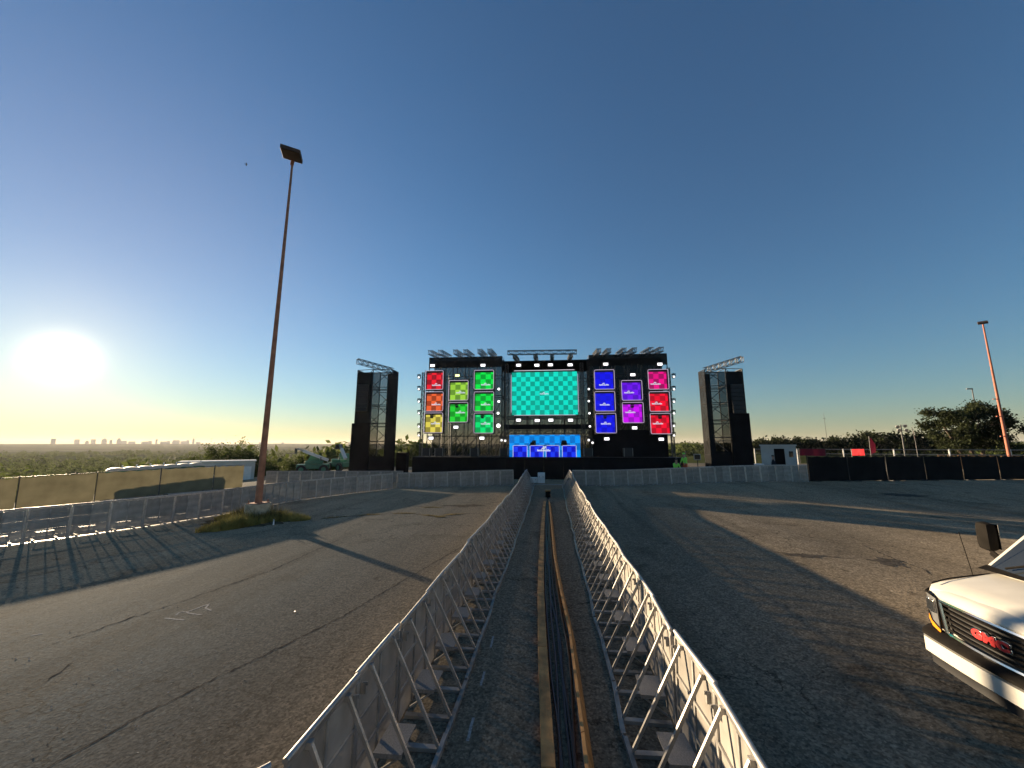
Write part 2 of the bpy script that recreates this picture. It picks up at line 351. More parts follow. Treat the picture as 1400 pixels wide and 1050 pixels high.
# scuffed dirt patches and loose grit
for (cx, cy, rx, ry) in ((20.2, 25.0, 1.6, .5), (-5.0, 22.2, 1.2, .45), (7.1, 12.2, .6, .25), (8.9, 11.8, .4, .5)):
    b = MB(); n = 26; ring = [(cx + rx * math.cos(6.283 * k / n) * rnd.uniform(.35, 1.3), cy + ry * math.sin(6.283 * k / n) * rnd.uniform(.3, 1.2)) for k in range(n)]
    b.add([(cx, cy, ground_z(cx, cy) + .006)] + [(x, y, ground_z(x, y) + .005) for x, y in ring], [(0, 1 + k, 1 + (k + 1) % n) for k in range(n)])
    b.build('broken_patch', M['patch'], LOT, recalc=False)
b = MB()
for k in range(900):
    a = rnd.random(); x = rnd.uniform(-13, 13) if a < .6 else rnd.uniform(-9, -2.3); y = rnd.uniform(4, 22) if a < .6 else rnd.uniform(3, 9)
    if -2.1 < x < 1.7: continue
    s = rnd.uniform(.006, .018); z = ground_z(x, y); p = [(x + rnd.uniform(-s, s), y + rnd.uniform(-s, s), z + rnd.uniform(0, s)) for _ in range(3)] + [(x, y, z + s)]
    b.add(p, [(0, 1, 3), (1, 2, 3), (2, 0, 3)])
g = b.build('loose_grit', M['chalk'], LOT, recalc=False); g['kind'] = 'stuff'
for pts in ([(-7.7, 7.58), (-7.24, 7.54)], [(-7.62, 7.72), (-7.67, 7.86), (-7.56, 7.89), (-7.43, 7.83), (-7.12, 7.8)], [(-7.53, 7.91), (-7.44, 8.31), (-7.32, 8.1), (-7.1, 8.0)], [(-9.41, 6.69), (-9.3, 6.78)],
            [(-1.08, 7.5), (-1.07, 7.1)], [(-1.06, 6.4), (-1.05, 6.05)], [(-1.03, 5.4), (-1.02, 5.0)]):
    MB().strip(wiggle(pts, .008, .08, rnd), .034, .004, ground_z).build('chalk_mark', M['chalk'], LOT, recalc=False)

# ------------------------------------------------------------------ crowd barriers
SEC = 1.06
def barrier_proto():
    t = thing('crowd_barrier', 'x', 'barrier'); w = SEC - .012
    b = MB().tube([(.006, 0, 1.19), (SEC - .006, 0, 1.19)], .024, 10); b.beam((.006, .0, 1.155), (SEC - .006, .0, 1.155), .02, .05); b.build('top_rail', M['alu'], t, True)
    for x in (.024, SEC - .026): MB().box(x - .024, x + .024, -.02, .02, .02, 1.13).build('post', M['alu'], t)
    for x0, x1 in ((.05, SEC / 2 - .018), (SEC / 2 + .018, SEC - .052)): MB().quad((x0, 0, .05), (x1, 0, .05), (x1, 0, 1.125), (x0, 0, 1.125)).build('perforated_sheet', M['sheet'], t)
    MB().box(SEC / 2 - .017, SEC / 2 + .017, -.015, .015, .05, 1.128).build('centre_bar', M['alu_dull'], t)
    for z in (.40, .74): MB().box(.056, w - .042, .003, .022, z - .014, z + .014).build('cross_bar', M['alu_dull'], t)
    for x in (.24, .80):
        b = MB(); b.beam((x, .03, 1.135), (x, .60, .06), .03, .034); b.cbox((x, .022, 1.13), (.05, .05, .05)); b.build('brace', M['alu'], t)
    MB().box(.004, SEC - .008, .60, .66, .012, .042).box(.004, SEC - .008, .655, .662, .042, .075).build('foot_rail', M['alu_dull'], t)
    for x in (.24, .80): MB().box(x - .035, x + .035, .022, .598, .010, .05).build('floor_bar', M['alu_dull'], t)
    s = MB().box(.30, .74, .06, .36, .285, .30); s.beam((.31, .06, .27), (.31, .36, .27), .02, .03); s.beam((.73, .06, .27), (.73, .36, .27), .02, .03); st = s.build('step', M['tread'], t)
    for x in (.32, .72): MB().beam((x, .34, .27), (x, .05, .08), .02, .02).build('step_bracket', M['alu_dull'], st)
    for x in (.10, .96): MB().cbox((x, .035, 1.02), (.03, .045, .10)).cbox((x, .05, 1.06), (.012, .05, .03)).build('latch', M['alu_dull'], t)
    MB().box(.01, SEC - .016, -.16, -.021, .006, .018).build('front_plate', M['alu'], t)
    return t
rb = random.Random(21); BP = barrier_proto(); bp_used = [False]
def place_barrier(p, q, label, group):
    """p to q: the two ends on the ground; braces stand to the left of the way from p to q"""
    zp, zq = ground_z(*p), ground_z(*q); d = Vector((q[0] - p[0], q[1] - p[1], zq - zp))
    o = copy_tree(BP) if bp_used[0] else BP; bp_used[0] = True
    o.location = (p[0], p[1], zp); o.rotation_euler = (0, -math.atan2(d.z, d.xy.length), math.atan2(d.y, d.x))
    o.rotation_euler.x += rb.uniform(-.016, .016); o.rotation_euler.z += rb.uniform(-.012, .012)
    o['label'] = label; o['group'] = group
rj = random.Random(5)
NL = 27
ys = [2.93 + SEC * k for k in range(NL + 1)]
xl = [-1.93 + rj.uniform(-.028, .028) for _ in ys]; xr = [1.46 + rj.uniform(-.028, .028) for _ in ys]
for k in range(NL):
    place_barrier((xl[k + 1], ys[k + 1]), (xl[k], ys[k]), 'aluminium crowd barrier in the row left of the cable lane, %s from the camera' % ORD[k], 'barriers along the left of the cable lane')
yr = [2.05 + SEC * k for k in range(NL + 2)]; xr = [1.46 + rj.uniform(-.028, .028) for _ in yr]
for k in range(NL + 1):
    place_barrier((xr[k], yr[k]), (xr[k + 1], yr[k + 1]), 'aluminium crowd barrier in the row right of the cable lane, %s from the camera' % ORD[k], 'barriers along the right of the cable lane')
place_barrier((-1.97, 2.89), (-2.62, 2.05), 'aluminium crowd barrier turned outwards at the near end of the left lane row', 'barriers along the left of the cable lane')
def walk(path, n):
    """points every SEC along a polyline"""
    o = [path[0]]; seg = 0; cur = Vector(path[0])
    while len(o) < n + 1 and seg < len(path) - 1:
        tgt = Vector(path[seg + 1]); d = (tgt - cur).length
        need = SEC - (cur - Vector(o[-1])).length
        if d >= need: cur = cur + (tgt - cur).normalized() * need; o.append(tuple(cur))
        else: cur = tgt; seg += 1
    return o
LP = walk([(-20.3, 8.6), (-18.75, 12.04), (-17.83, 13.88), (-17.06, 15.66), (-16.39, 18.32), (-15.97, 23.21), (-14.53, 26.61), (-12.39, 30.6)], 40)
for k in range(len(LP) - 1):
    place_barrier(LP[k], LP[k + 1], 'aluminium crowd barrier in the curved row beside the lamp pole, %s from its left end' % ORD[k], 'barriers in the curved left row')
x0 = LP[-1][0] + .05; nf = int((-1.95 - x0) / SEC)
for k in range(nf):
    place_barrier((x0 + SEC * k, 31.0), (x0 + SEC * (k + 1), 31.0), 'aluminium crowd barrier in front of the stage left of the lane, %s from the lane' % ORD[nf - 1 - k], 'barriers before the stage, left')
for k in range(16):
    place_barrier((1.62 + SEC * k, 31.0 - .02 * k), (1.62 + SEC * (k + 1), 31.0 - .02 * (k + 1)), 'aluminium crowd barrier in front of the stage right of the lane, %s from the lane' % ORD[k], 'barriers before the stage, right')

# ------------------------------------------------------------------ cable run: planks and cables
def plank_line(name, ends, w, h, lab, lean=0):
    for k, (a, c) in enumerate(zip(ends[:-1], ends[1:])):
        d = Vector((c[0] - a[0], c[1] - a[1])); L = d.length; b = MB().bbox(0, L - .012, -w / 2, w / 2, 0, h, .006)
        o = b.build('timber_plank', M['wood'], None, loc=(a[0], a[1], ground_z(*a) + .003), rot=(lean, 0, math.atan2(d.y, d.x)))
        tag(o, lab % ORD[k], 'plank', 'timber planks along the cables')
plank_line('l', [(-.0, 2.6), (-.075, 4.6), (-.19, 7.04), (-.28, 9.48), (-.33, 11.9), (-.36, 14.4), (-.39, 16.8), (-.40, 19.3), (-.41, 21.7), (-.40, 24.0)], .15, .09, 'flat timber plank left of the cables, %s from the camera')
plank_line('r', [(.40, 2.6), (.385, 5.0), (.355, 7.4), (.22, 9.8), (.12, 12.2), (.08, 14.6), (.04, 17.0), (.0, 19.4), (-.04, 21.8), (-.1, 23.6)], .045, .20, 'timber board standing on edge right of the cables, %s from the camera', lean=R(-22))
for i in range(6):
    u = (i + .5) / 6; pts = []
    for k in range(90):
        y = 2.4 + k * .255
        xa = np.interp(y, [2.6, 4.6, 9.5, 14.4, 24], [.0, -.075, -.28, -.36, -.40]) + .09; xb = np.interp(y, [2.6, 7.4, 9.8, 14.6, 24], [.36, .32, .18, .04, -.13]) - .02
        uu = min(.97, max(.03, u + .09 * math.sin(y * .55 + i * 2.3) + .05 * math.sin(y * 1.6 + i * 4.1))); x = xa + (xb - xa) * uu
        pts.append((x, y, ground_z(x, y) + .022 + .022 * max(0, math.sin(y * .8 + i * 1.9)) * (i % 3 == 1)))
    tag(MB().tube(pts, .019, 7).build('power_cable', M['cable'], None, True), 'black rubber power cable between the planks, %s from the left' % ORD[i], 'cable', 'cables in the lane')
# cases and junction box at the far end
def case(name, lab, x, y, w, d, h, m, cat='case'):
    t = thing(name, lab, cat, (x, y, ground_z(x, y)))
    MB().bbox(-w / 2, w / 2, -d / 2, d / 2, .02, h * .62, .015).build('body', M[m], t); MB().bbox(-w / 2 - .004, w / 2 + .004, -d / 2 - .004, d / 2 + .004, h * .63, h, .015).build('lid', M[m], t)
    for s in (-1, 1): MB().cbox((s * w * .25, -d / 2 - .01, h * .62), (.06, .02, .08)).build('latch', M['alu_dull'], t)
    MB().box(-w / 2 + .03, w / 2 - .03, -d / 2 + .03, d / 2 - .03, 0, .019).build('skid', M['black'], t)
case('storage_case', 'low white storage case at the far end of the lane', -1.45, 33.2, .62, .5, .45, 'white')
case('storage_case', 'taller white storage case beside the low one before the stage', -.82, 33.0, .58, .5, .85, 'white')
t = thing('junction_box', 'small cable junction box with a pale lid at the end of the planks', 'box', (-.22, 25.4, ground_z(-.22, 25.4)))
MB().bbox(-.16, .16, -.2, .2, 0, .36, .02).build('body', M['vandark'], t); MB().bbox(-.18, .18, -.22, .22, .362, .43, .02).build('lid', M['wood'], t)
MB().box(-2.0, 1.3, -.1, .1, 0, .05).build('cable_ramp', M['concgrey'], None, loc=(0, 31.6, ground_z(0, 31.6)))
tag(bpy.data.objects['cable_ramp'], 'low pale cable ramp across the far end of the lane', 'cable ramp')

# ------------------------------------------------------------------ stage
SY = 38.0; SZ = .3; DECK = 2.0
t = thing('stage_deck', 'long black skirted stage deck under the screens', 'stage', (-.67, 40, SZ))
MB().box(-12.6, 12.6, -3.4, 4.5, DECK - .18, DECK).build('deck_top', M['black'], t)
for k in range(14):
    x = -12.6 + 1.8 * k; MB().box(x + .004, x + 1.796, -3.45, -3.405, -.25, DECK - .01).build('skirt_panel', M['blackcloth'], t)
for x in (-12.62, 12.58): MB().box(x, x + .03, -3.4, 4.5, -.2, DECK - .2).build('side_skirt', M['blackcloth'], t)
def scaffold(name, lab, x0, x1, ztop, bays, lifts, open_mesh, slope=None):
    """scaffold wall of two frames deep with scrim behind it, standing behind the screens"""
    t = thing(name, lab, 'scaffold', (0, 0, SZ)); zb = .0; ztop -= SZ; ya, yb = 38.75, 40.6
    xs = [x0 + (x1 - x0) * k / bays for k in range(bays + 1)]; zs = [zb + DECK + (ztop - DECK) * k / lifts for k in range(lifts + 1)]
    for x in xs:
        for y in (ya, yb): MB().tube([(x, y, zb), (x, y, ztop)], .045, 6).build('upright', M['steel'], t, True)
    b = MB(); c = MB(); rr = random.Random(hash(name) % 1000 if False else len(name))
    for z in zs:
        for y in (ya, yb): b.tube([(x0, y, z), (x1, y, z)], .03, 5)
        for x in xs: b.tube([(x, ya, z), (x, yb, z)], .03, 5)
    for i in range(bays):
        for j in range(lifts):
            y = yb if (i + j) % 3 else ya
            if (i + j) % 2: c.tube([(xs[i], y, zs[j]), (xs[i + 1], y, zs[j + 1])], .025, 5)
            else: c.tube([(xs[i + 1], y, zs[j]), (xs[i], y, zs[j + 1])], .025, 5)
    for k in range(int((x1 - x0) / .95)):
        xa = x0 + .3 + .95 * k; c.tube([(xa, ya + .4, DECK), (min(x1, xa + 2.3), yb - .3, DECK + 2.6)], .032, 5)
    for k in range(10):
        xa = x0 + rr.uniform(.3, x1 - x0 - .3); zt_ = rr.uniform(.5, 1) * ztop; c.tube([(xa, ya - .06, zt_), (xa + rr.uniform(-.1, .1), ya - .08, (zt_ + DECK) / 2), (xa + rr.uniform(-.25, .25), ya - .06, DECK)], .018, 4)
    for k in range(4):
        xa = x0 + (x1 - x0) * k / 4; xb_ = xa + (x1 - x0) / 4; zt_ = ztop - rr.uniform(1.3, 4); c.tube([(xa + (xb_ - xa) * q / 6, ya - .05, zt_ - .5 * math.sin(math.pi * q / 6)) for q in range(7)], .02, 4)
    o = b.build('ledgers', M['steel'], t, True); o['kind'] = 'stuff'; o = c.build('diagonals', M['steel'], t, True); o['kind'] = 'stuff'
    w = (x1 - x0) / 3
    for k in range(3): MB().box(x0 + w * k + .01, x0 + w * (k + 1) - .01, yb + .06, yb + .07, DECK, ztop).build('scrim', M[open_mesh], t)
    MB().box(x0 - .02, x1 + .02, ya - .13, ya - .08, ztop - 1.15, ztop).build('header_drape', M['densemesh'], t)
    return t
scaffold('scaffold_wall', 'left scaffold wall behind the red to green screens', -12.6, -4.9, 12.55, 6, 5, 'meshcloth')
scaffold('scaffold_wall', 'middle scaffold wall behind the big turquoise screen', -4.85, 3.95, 12.0, 7, 5, 'meshcloth')
scaffold('scaffold_wall', 'right scaffold wall behind the blue to red screens', 4.0, 11.6, 12.45, 6, 5, 'densemesh')
tag(MB().box(4.1, 11.2, 38.62, 38.66, 2.31, 4.9).box(4.1, 11.2, 38.66, 40.4, 4.86, 4.9).build('stage_drape', M['blackcloth']), 'solid black drape below the screens on the right wing', 'drape')
tag(MB().box(-4.6, 3.7, 38.3, 38.5, 4.98, 5.45).build('stage_drape', M['blackcloth']), 'black fascia strip between the turquoise and the light blue screen', 'drape')
tag(MB().box(-4.6, 3.7, 38.62, 38.68, 10.75, 11.9).build('stage_drape', M['blackcloth']), 'black header above the big turquoise screen', 'drape')

def truss(name, lab, p, q, w=.4, h=.4, cat='truss', group='trusses on the stage roof', m='truss'):
    """box truss from p to q: four chords and zigzag lacing"""
    p, q = Vector(p), Vector(q); L = (q - p).length; n = max(2, round(L / (w * 1.1)))
    t = thing(name, lab, cat, p, (q - p).to_track_quat('X', 'Z').to_euler(), group)
    for y in (-w / 2, w / 2):
        for z in (-h / 2, h / 2): MB().tube([(0, y, z), (L, y, z)], .028, 6).build('chord', M[m], t, True)
    b = MB()
    for k in range(n):
        a, c = L * k / n, L * (k + 1) / n
        for y in (-w / 2, w / 2): b.tube([(a, y, -h / 2 if k % 2 else h / 2), (c, y, h / 2 if k % 2 else -h / 2)], .017, 5)
        for z in (-h / 2, h / 2): b.tube([(a, -w / 2 if k % 2 else w / 2, z), (c, w / 2 if k % 2 else -w / 2, z)], .017, 5)
    for k in range(n + 1):
        a = min(L - .01, max(.01, L * k / n))
        b.tube([(a, -w / 2, -h / 2), (a, w / 2, -h / 2), (a, w / 2, h / 2), (a, -w / 2, h / 2), (a, -w / 2, -h / 2)], .017, 5)
    o = b.build('lacing', M[m], t, True); o['kind'] = 'stuff'
    return t
for k, x in enumerate((-11.66, -10.65, -9.14, -8.13, -6.73, -5.75)):
    truss('box_truss', 'short box truss jutting from the left wing roof, %s from the left' % ORD[k], (x, 39.6, 12.75), (x, 35.9, 12.45))
for k, x in enumerate((4.65, 5.58, 6.98, 7.93, 9.42, 10.35)):
    truss('box_truss', 'short box truss jutting from the right wing roof, %s from the left' % ORD[k], (x, 39.6, 12.6), (x, 35.9, 12.22))
for k, x in enumerate((-3.3, -1.33, .26, 2.03)):
    truss('box_truss', 'support truss carrying the front truss over the big screen, %s from the left' % ORD[k], (x, 39.4, 12.2), (x, 35.7, 11.78), .34, .34)
truss('box_truss', 'long horizontal front truss above the big turquoise screen', (-3.95, 35.45, 12.1), (2.55, 35.45, 12.02), .36, .36)
truss('box_truss', 'horizontal truss right below the big turquoise screen', (-4.3, 38.2, 6.12), (3.3, 38.2, 6.12), .3, .3, m='steel')
truss('box_truss', 'horizontal truss above the light blue screen', (-4.6, 38.2, 4.72), (3.6, 38.2, 4.72), .34, .34, m='steel')
for x, lab in ((-4.35, 'upright truss tower left of the big turquoise screen'), (3.2, 'upright truss tower right of the big turquoise screen')):
    truss('truss_tower', lab, (x, 38.45, SZ + DECK), (x, 38.45, 11.6), .3, .3, m='steel', group='upright stage trusses')
for x, lab in ((-13.05, 'slim upright truss carrying lamps at the far left edge of the stage'), (11.55, 'slim upright truss carrying lamps at the far right edge of the stage')):
    truss('truss_tower', lab, (x, 38.3, SZ + DECK), (x, 38.3, 10.9), .26, .26, m='steel', group='upright stage trusses')

def display(w, h, nu, nv, name, m, parent, y=0., u0=0., v0=0.):
    me = bpy.data.meshes.new(name); me.from_pydata([(-w / 2, y, -h / 2), (w / 2, y, -h / 2), (w / 2, y, h / 2), (-w / 2, y, h / 2)], [], [(0, 1, 2, 3)])
    uv = me.uv_layers.new(name='UVMap')
    for i, c in enumerate(((u0, v0), (u0 + nu, v0), (u0 + nu, v0 + nv), (u0, v0 + nv))): uv.data[i].uv = c
    me.materials.append(m); return obj(name, me, parent)
def logo(parent, x, y, z, s=1.):
    """small illegible word mark: a bar of rounded strokes under a little dome"""
    b = MB(); rr = random.Random(1); xx = -.46
    while xx < .44:
        w = rr.uniform(.07, .13); hh = rr.uniform(.10, .16); b.box(x + s * xx, x + s * (xx + w - .018), y - .004, y, z + s * (-.08), z + s * (-.08 + hh)); xx += w
    b.prism([(x + s * .14 * math.cos(a * math.pi / 8), z + s * (.10 + .10 * math.sin(a * math.pi / 8))) for a in range(9)], 1, y - .004, y)
    return b.build('logo', M['logo'], parent)
def tubeframe(parent, w, h, y, m, r=.028, name='light_frame'):
    b = MB(); c = .12; W_, H_ = w / 2, h / 2; pts = []
    for cx, cz, a0 in ((W_ - c, H_ - c, 0), (-W_ + c, H_ - c, 90), (-W_ + c, -H_ + c, 180), (W_ - c, -H_ + c, 270)):
        pts += [(cx + c * math.cos(R(a0 + d)), y, cz + c * math.sin(R(a0 + d))) for d in (0, 30, 60, 90)]
    b.tube(pts + [pts[0]], r, 6, False); return b.build(name, m, parent, True)
def led_screen(lab, x, z, w, h, hi, lo, lx=0., lz=-.25, u0=0., fixture=False, spill=None):
    t = thing('led_screen', lab, 'screen', (x, SY + .35, z), group='square LED screens on the stage wings'); m = checker('led', srgb(*hi), srgb(*lo))
    MB().bbox(-w / 2 - .02, w / 2 + .02, .03, .16, -h / 2 - .09, h / 2 + .09, .01).build('cabinet', M['black'], t)
    dsp = display(w - .14, h - .22, 3.5, 3.4, 'display', m, t, .0, u0, .0); dsp.location.z = -.06
    logo(dsp, lx, -.012, lz, .95)
    tubeframe(t, w, h, -.34, M['ledtube'])
    b = MB()
    for sx in (-1, 1):
        for sz in (-1, 1): b.tube([(sx * (w / 2 + .02), -.34, sz * (h / 2 - .1)), (sx * (w / 2 + .02), .12, sz * (h / 2 - .1))], .02, 5)
        b.tube([(sx * (w / 2 + .06), .1, -h / 2 - .12), (sx * (w / 2 + .06), .1, h / 2 + .12)], .025, 5); b.tube([(sx * (w / 2 + .06), -.3, -h / 2 - .12), (sx * (w / 2 + .06), -.3, h / 2 + .12)], .02, 5)
        for q in range(5): z_ = -h / 2 + h * (q + .5) / 5; b.tube([(sx * (w / 2 + .06), .1, z_ - .2), (sx * (w / 2 + .06), -.3, z_ + .2)], .014, 4)
    b.build('mount', M['steel'], t, True)
    if fixture:
        f = thing('moving_head', 'dark moving head lamp hanging in front of the ' + fixture, 'stage light', (x - .1, SY - .2, z + h * .32), group='lamps hanging before the screens')
        MB().bbox(-.16, .16, -.1, .1, .06, .14, .02).build('base', M['black'], f); MB().bbox(-.12, .12, -.12, .12, -.2, .03, .04).build('head', M['black'], f)
        for s in (-1, 1): MB().box(s * .15 - .015, s * .15 + .015, -.04, .04, -.12, .06).build('yoke', M['black'], f)
SCR = [  # label, x, z, w, h, bright, dark, logo x, logo z, u0, lamp
    ('red LED screen, top of the leftmost column', -11.82, 10.04, 1.86, 1.95, (236, 22, 42), (150, 12, 30), .12, -.42, 1, None),
    ('orange LED screen in the middle of the leftmost column', -11.77, 7.83, 1.88, 1.97, (236, 98, 46), (160, 62, 26), .1, -.22, 1, None),
    ('yellow LED screen, bottom of the leftmost column', -11.78, 5.66, 1.93, 1.99, (228, 212, 84), (150, 138, 52), .1, .0, 0, 'yellow screen'),
    ('yellow-green LED screen, upper of the left two-screen column', -9.26, 8.94, 2.0, 2.03, (158, 214, 62), (104, 150, 46), .12, -.14, 1, None),
    ('vivid green LED screen, lower of the left two-screen column', -9.24, 6.71, 1.98, 1.99, (36, 214, 52), (18, 150, 34), .12, .05, 1, 'lower vivid green screen'),
    ('green LED screen, top of the column left of the big screen', -6.65, 9.99, 2.0, 1.96, (0, 234, 72), (0, 160, 48), .1, -.4, 1, None),
    ('green LED screen in the middle of the column left of the big screen', -6.63, 7.77, 2.0, 1.96, (0, 228, 66), (0, 156, 44), .1, -.22, 1, None),
    ('sea green LED screen, bottom of the column left of the big screen', -6.62, 5.61, 1.96, 2.0, (0, 230, 118), (0, 165, 82), .1, .0, 0, 'sea green screen'),
    ('blue LED screen, top of the column right of the big screen', 5.36, 9.81, 1.91, 1.93, (14, 12, 242), (10, 8, 214), -.06, -.42, 0, None),
    ('blue LED screen in the middle of the column right of the big screen', 5.33, 7.66, 1.92, 1.93, (14, 14, 240), (10, 8, 216), -.03, -.25, 0, None),
    ('blue LED screen, bottom of the column right of the big screen', 5.34, 5.53, 1.94, 1.9, (14, 18, 240), (10, 8, 208), 0, .02, 1, 'lowest blue screen'),
    ('violet LED screen, upper of the right two-screen column', 7.94, 8.70, 1.94, 1.94, (112, 10, 240), (84, 0, 204), -.25, -.12, 0, None),
    ('magenta LED screen, lower of the right two-screen column', 7.94, 6.53, 1.97, 1.97, (208, 0, 244), (158, 0, 200), -.22, .12, 1, 'magenta screen'),
    ('pink LED screen, top of the rightmost column', 10.49, 9.74, 1.89, 1.94, (238, 0, 134), (160, 0, 92), -.24, -.34, 0, None),
    ('red LED screen in the middle of the rightmost column', 10.49, 7.58, 1.9, 1.9, (248, 0, 44), (182, 0, 30), -.22, -.12, 0, None),
    ('red LED screen, bottom of the rightmost column', 10.47, 5.46, 1.89, 1.94, (246, 0, 44), (184, 0, 30), -.22, .08, 0, 'lower right red screen')]
for s in SCR: led_screen(s[0], s[1], s[2], s[3], s[4], s[5], s[6], s[7], s[8], s[9], s[10])
t = thing('led_screen', 'big turquoise checkered LED screen above the middle of the stage', 'screen', (-.55, SY + .1, 8.53))
d = display(6.5, 4.3, 14, 9, 'display', checker('led', srgb(0, 232, 206), srgb(0, 160, 140)), t); logo(d, -.05, -.012, -.05, .85)
MB().bbox(-3.3, 3.3, .02, .2, -2.2, 2.2, .01).build('cabinet', M['black'], t)
MB().tube([(-3.0, -.3, 2.27), (3.0, -.3, 2.27)], .035, 6).build('light_bar', M['ledtube_w'], t)
for sx in (-1, 1): MB().tube([(sx * 3.31, -.1, -1.9), (sx * 3.31, -.1, 1.9)], .03, 6).build('light_bar', M['ledtube'], t)
MB().tube([(-3.0, -.3, -2.2), (3.0, -.3, -2.2)], .03, 6).build('light_bar', M['ledtube'], t)
t = thing('led_screen', 'wide light blue LED screen behind the DJ booth', 'screen', (-.6, SY, 3.36))
d = display(6.87, 2.12, 14, 3.2, 'display', checker('led', srgb(0, 152, 252), srgb(0, 112, 202)), t); logo(d, .0, -.012, -.1, 1.05)
MB().bbox(-3.42, 3.42, .02, .2, -1.05, 1.05, .01).build('cabinet', M['black'], t)
for k, (x, w) in enumerate(((-2.90, 1.34), (-1.33, 1.24), (.17, 1.23), (1.72, 1.29))):
    t = thing('booth_panel', 'deep blue LED booth front panel, %s from the left' % ORD[k], 'screen', (x, 36.95, 2.31 + .54), group='LED panels of the DJ booth')
    display(w - .06, 1.04, 3, 2.2, 'display', checker('led', srgb(24, 58, 246), srgb(8, 10, 196)), t, 0, k, 0)
    MB().bbox(-w / 2 + .02, w / 2 - .02, .02, .5, -.53, .5, .01).build('cabinet', M['black'], t)
    for sx in (-1, 1): MB().tube([(sx * w / 2, -.03, -.53), (sx * w / 2, -.03, .53)], .028, 6).build('light_bar', M['ledtube_w'], t)
    MB().tube([(-w / 2 + .06, -.03, .545), (w / 2 - .06, -.03, .545)], .024, 6).build('light_bar', M['ledtube_w'], t)
    if k == 1: lg = logo(t, .62, -.05, .1, 1.25)
for x, lab in ((-1.75, 'black wedge monitor speaker on the left of the DJ booth'), (1.25, 'black wedge monitor speaker on the right of the DJ booth')):
    t = thing('monitor_speaker', lab, 'speaker', (x, 37.25, 2.31 + 1.06)); s = -1 if x < 0 else 1
    MB().prism([(-.34, 0), (.34, 0), (.34 * -s if s < 0 else .22, .52), (.05 if s < 0 else -.2, .50)], 1, -.2, .2).build('cabinet', M['black'], t); MB().box(-.2, .2, -.215, -.202, .06, .3).build('grille', M['vandark'], t)
t = thing('dj_mixer', 'flat black mixing deck between the monitor speakers', 'mixer', (-.2, 37.3, 2.31 + 1.06)); MB().bbox(-.9, .9, -.2, .2, 0, .07, .01).build('body', M['black'], t)
for k in range(5): MB().tube([(-.7 + .35 * k, 0, .07), (-.7 + .35 * k, 0, .09)], .06, 10).build('knob', M['vandark'], t)

def strobe_proto(m):
    t = thing('strobe_light', 'x', 'stage light', group='white strobe lights on the stage'); MB().bbox(-.30, .30, .0, .16, -.20, .20, .04).build('housing', M['black'], t)
    MB().bbox(-.225, .225, -.05, .02, -.12, .12, .034).build('lens', M[m], t, True)
    for s in (-1, 1): MB().box(s * .31 - .012, s * .31 + .012, .04, .10, -.05, .3).build('bracket', M['black'], t)
    return t
ST = [(-12.0, 11.52, 'above the leftmost screen column'), (-6.73, 11.45, 'above the green column left of the big screen'), (-9.36, 10.44, 'above the left two-screen column'), (-11.9, 4.12, 'below the yellow screen'), (-6.75, 4.11, 'below the sea green screen'),
      (-9.39, 5.2, 'below the left two-screen column'), (-3.1, 11.38, 'first in the row above the big screen'), (-1.26, 11.34, 'second in the row above the big screen'), (.09, 11.35, 'third in the row above the big screen'), (2.04, 11.31, 'fourth in the row above the big screen'),
      (-3.12, 5.86, 'first in the row below the big screen'), (-1.28, 5.81, 'second in the row below the big screen'), (.04, 5.84, 'third in the row below the big screen'), (1.95, 5.82, 'fourth in the row below the big screen'), (5.51, 11.31, 'above the blue column'),
      (10.67, 11.2, 'above the rightmost column'), (8.06, 10.2, 'above the violet screen'), (5.34, 4.02, 'below the blue column'), (10.38, 3.98, 'below the lower right red screen'), (7.98, 5.05, 'below the magenta screen')]
sp = strobe_proto('strobe')
for k, (x, z, lab) in enumerate(ST):
    if k == 2: o = strobe_proto('strobe_y'); lab = 'glowing yellowish strobe light ' + lab
    else: o = sp if k == 0 else copy_tree(sp); lab = 'glowing white strobe light ' + lab
    o.location = (x, 37.86, z); o['label'] = lab
def spot_proto():
    t = thing('spot_light', 'x', 'stage light', group='round spot lights beside the big screen'); MB().tube([(0, .26, 0), (0, -.02, 0)], .15, 12, True).build('barrel', M['black'], t, True)
    MB().tube([(0, -.015, 0), (0, -.045, 0)], .125, 12).build('lens', M['spot'], t, True); MB().box(-.17, .17, .08, .14, .14, .18).build('yoke', M['black'], t); return t
sp = spot_proto()
for k, (x, z) in enumerate(((-5.11, 9.0), (-5.11, 7.74), (-5.17, 6.57), (-5.13, 5.33), (3.81, 8.87), (3.77, 7.68), (3.8, 6.49), (3.8, 5.22))):
    o = sp if k == 0 else copy_tree(sp); o.location = (x, 38.0, z); s = .95 if k < 3 else (1.55 if k == 3 else .75); o.scale = (s, s, s)
    o['label'] = 'round glowing spot light %s of the big screen, %s from the top' % ('left' if k < 4 else 'right', ORD[k % 4])
def head_proto():
    t = thing('wash_light', 'x', 'stage light', group='wash lights down the stage edges'); MB().bbox(-.21, .21, -.16, .16, .14, .28, .03).build('base', M['black'], t)
    for s in (-1, 1): MB().box(s * .2 - .02, s * .2 + .02, -.05, .05, -.1, .14).build('yoke', M['black'], t)
    MB().tube([(0, .2, -.12), (0, -.1, -.12)], .17, 12).build('barrel', M['black'], t, True); MB().tube([(0, -.1, -.12), (0, -.14, -.12)], .13, 12).build('lens', M['wash'], t, True); MB().tube([(0, 0, .28), (0, 0, .36)], .03, 6).build('clamp', M['steel'], t); return t
sp = head_proto()
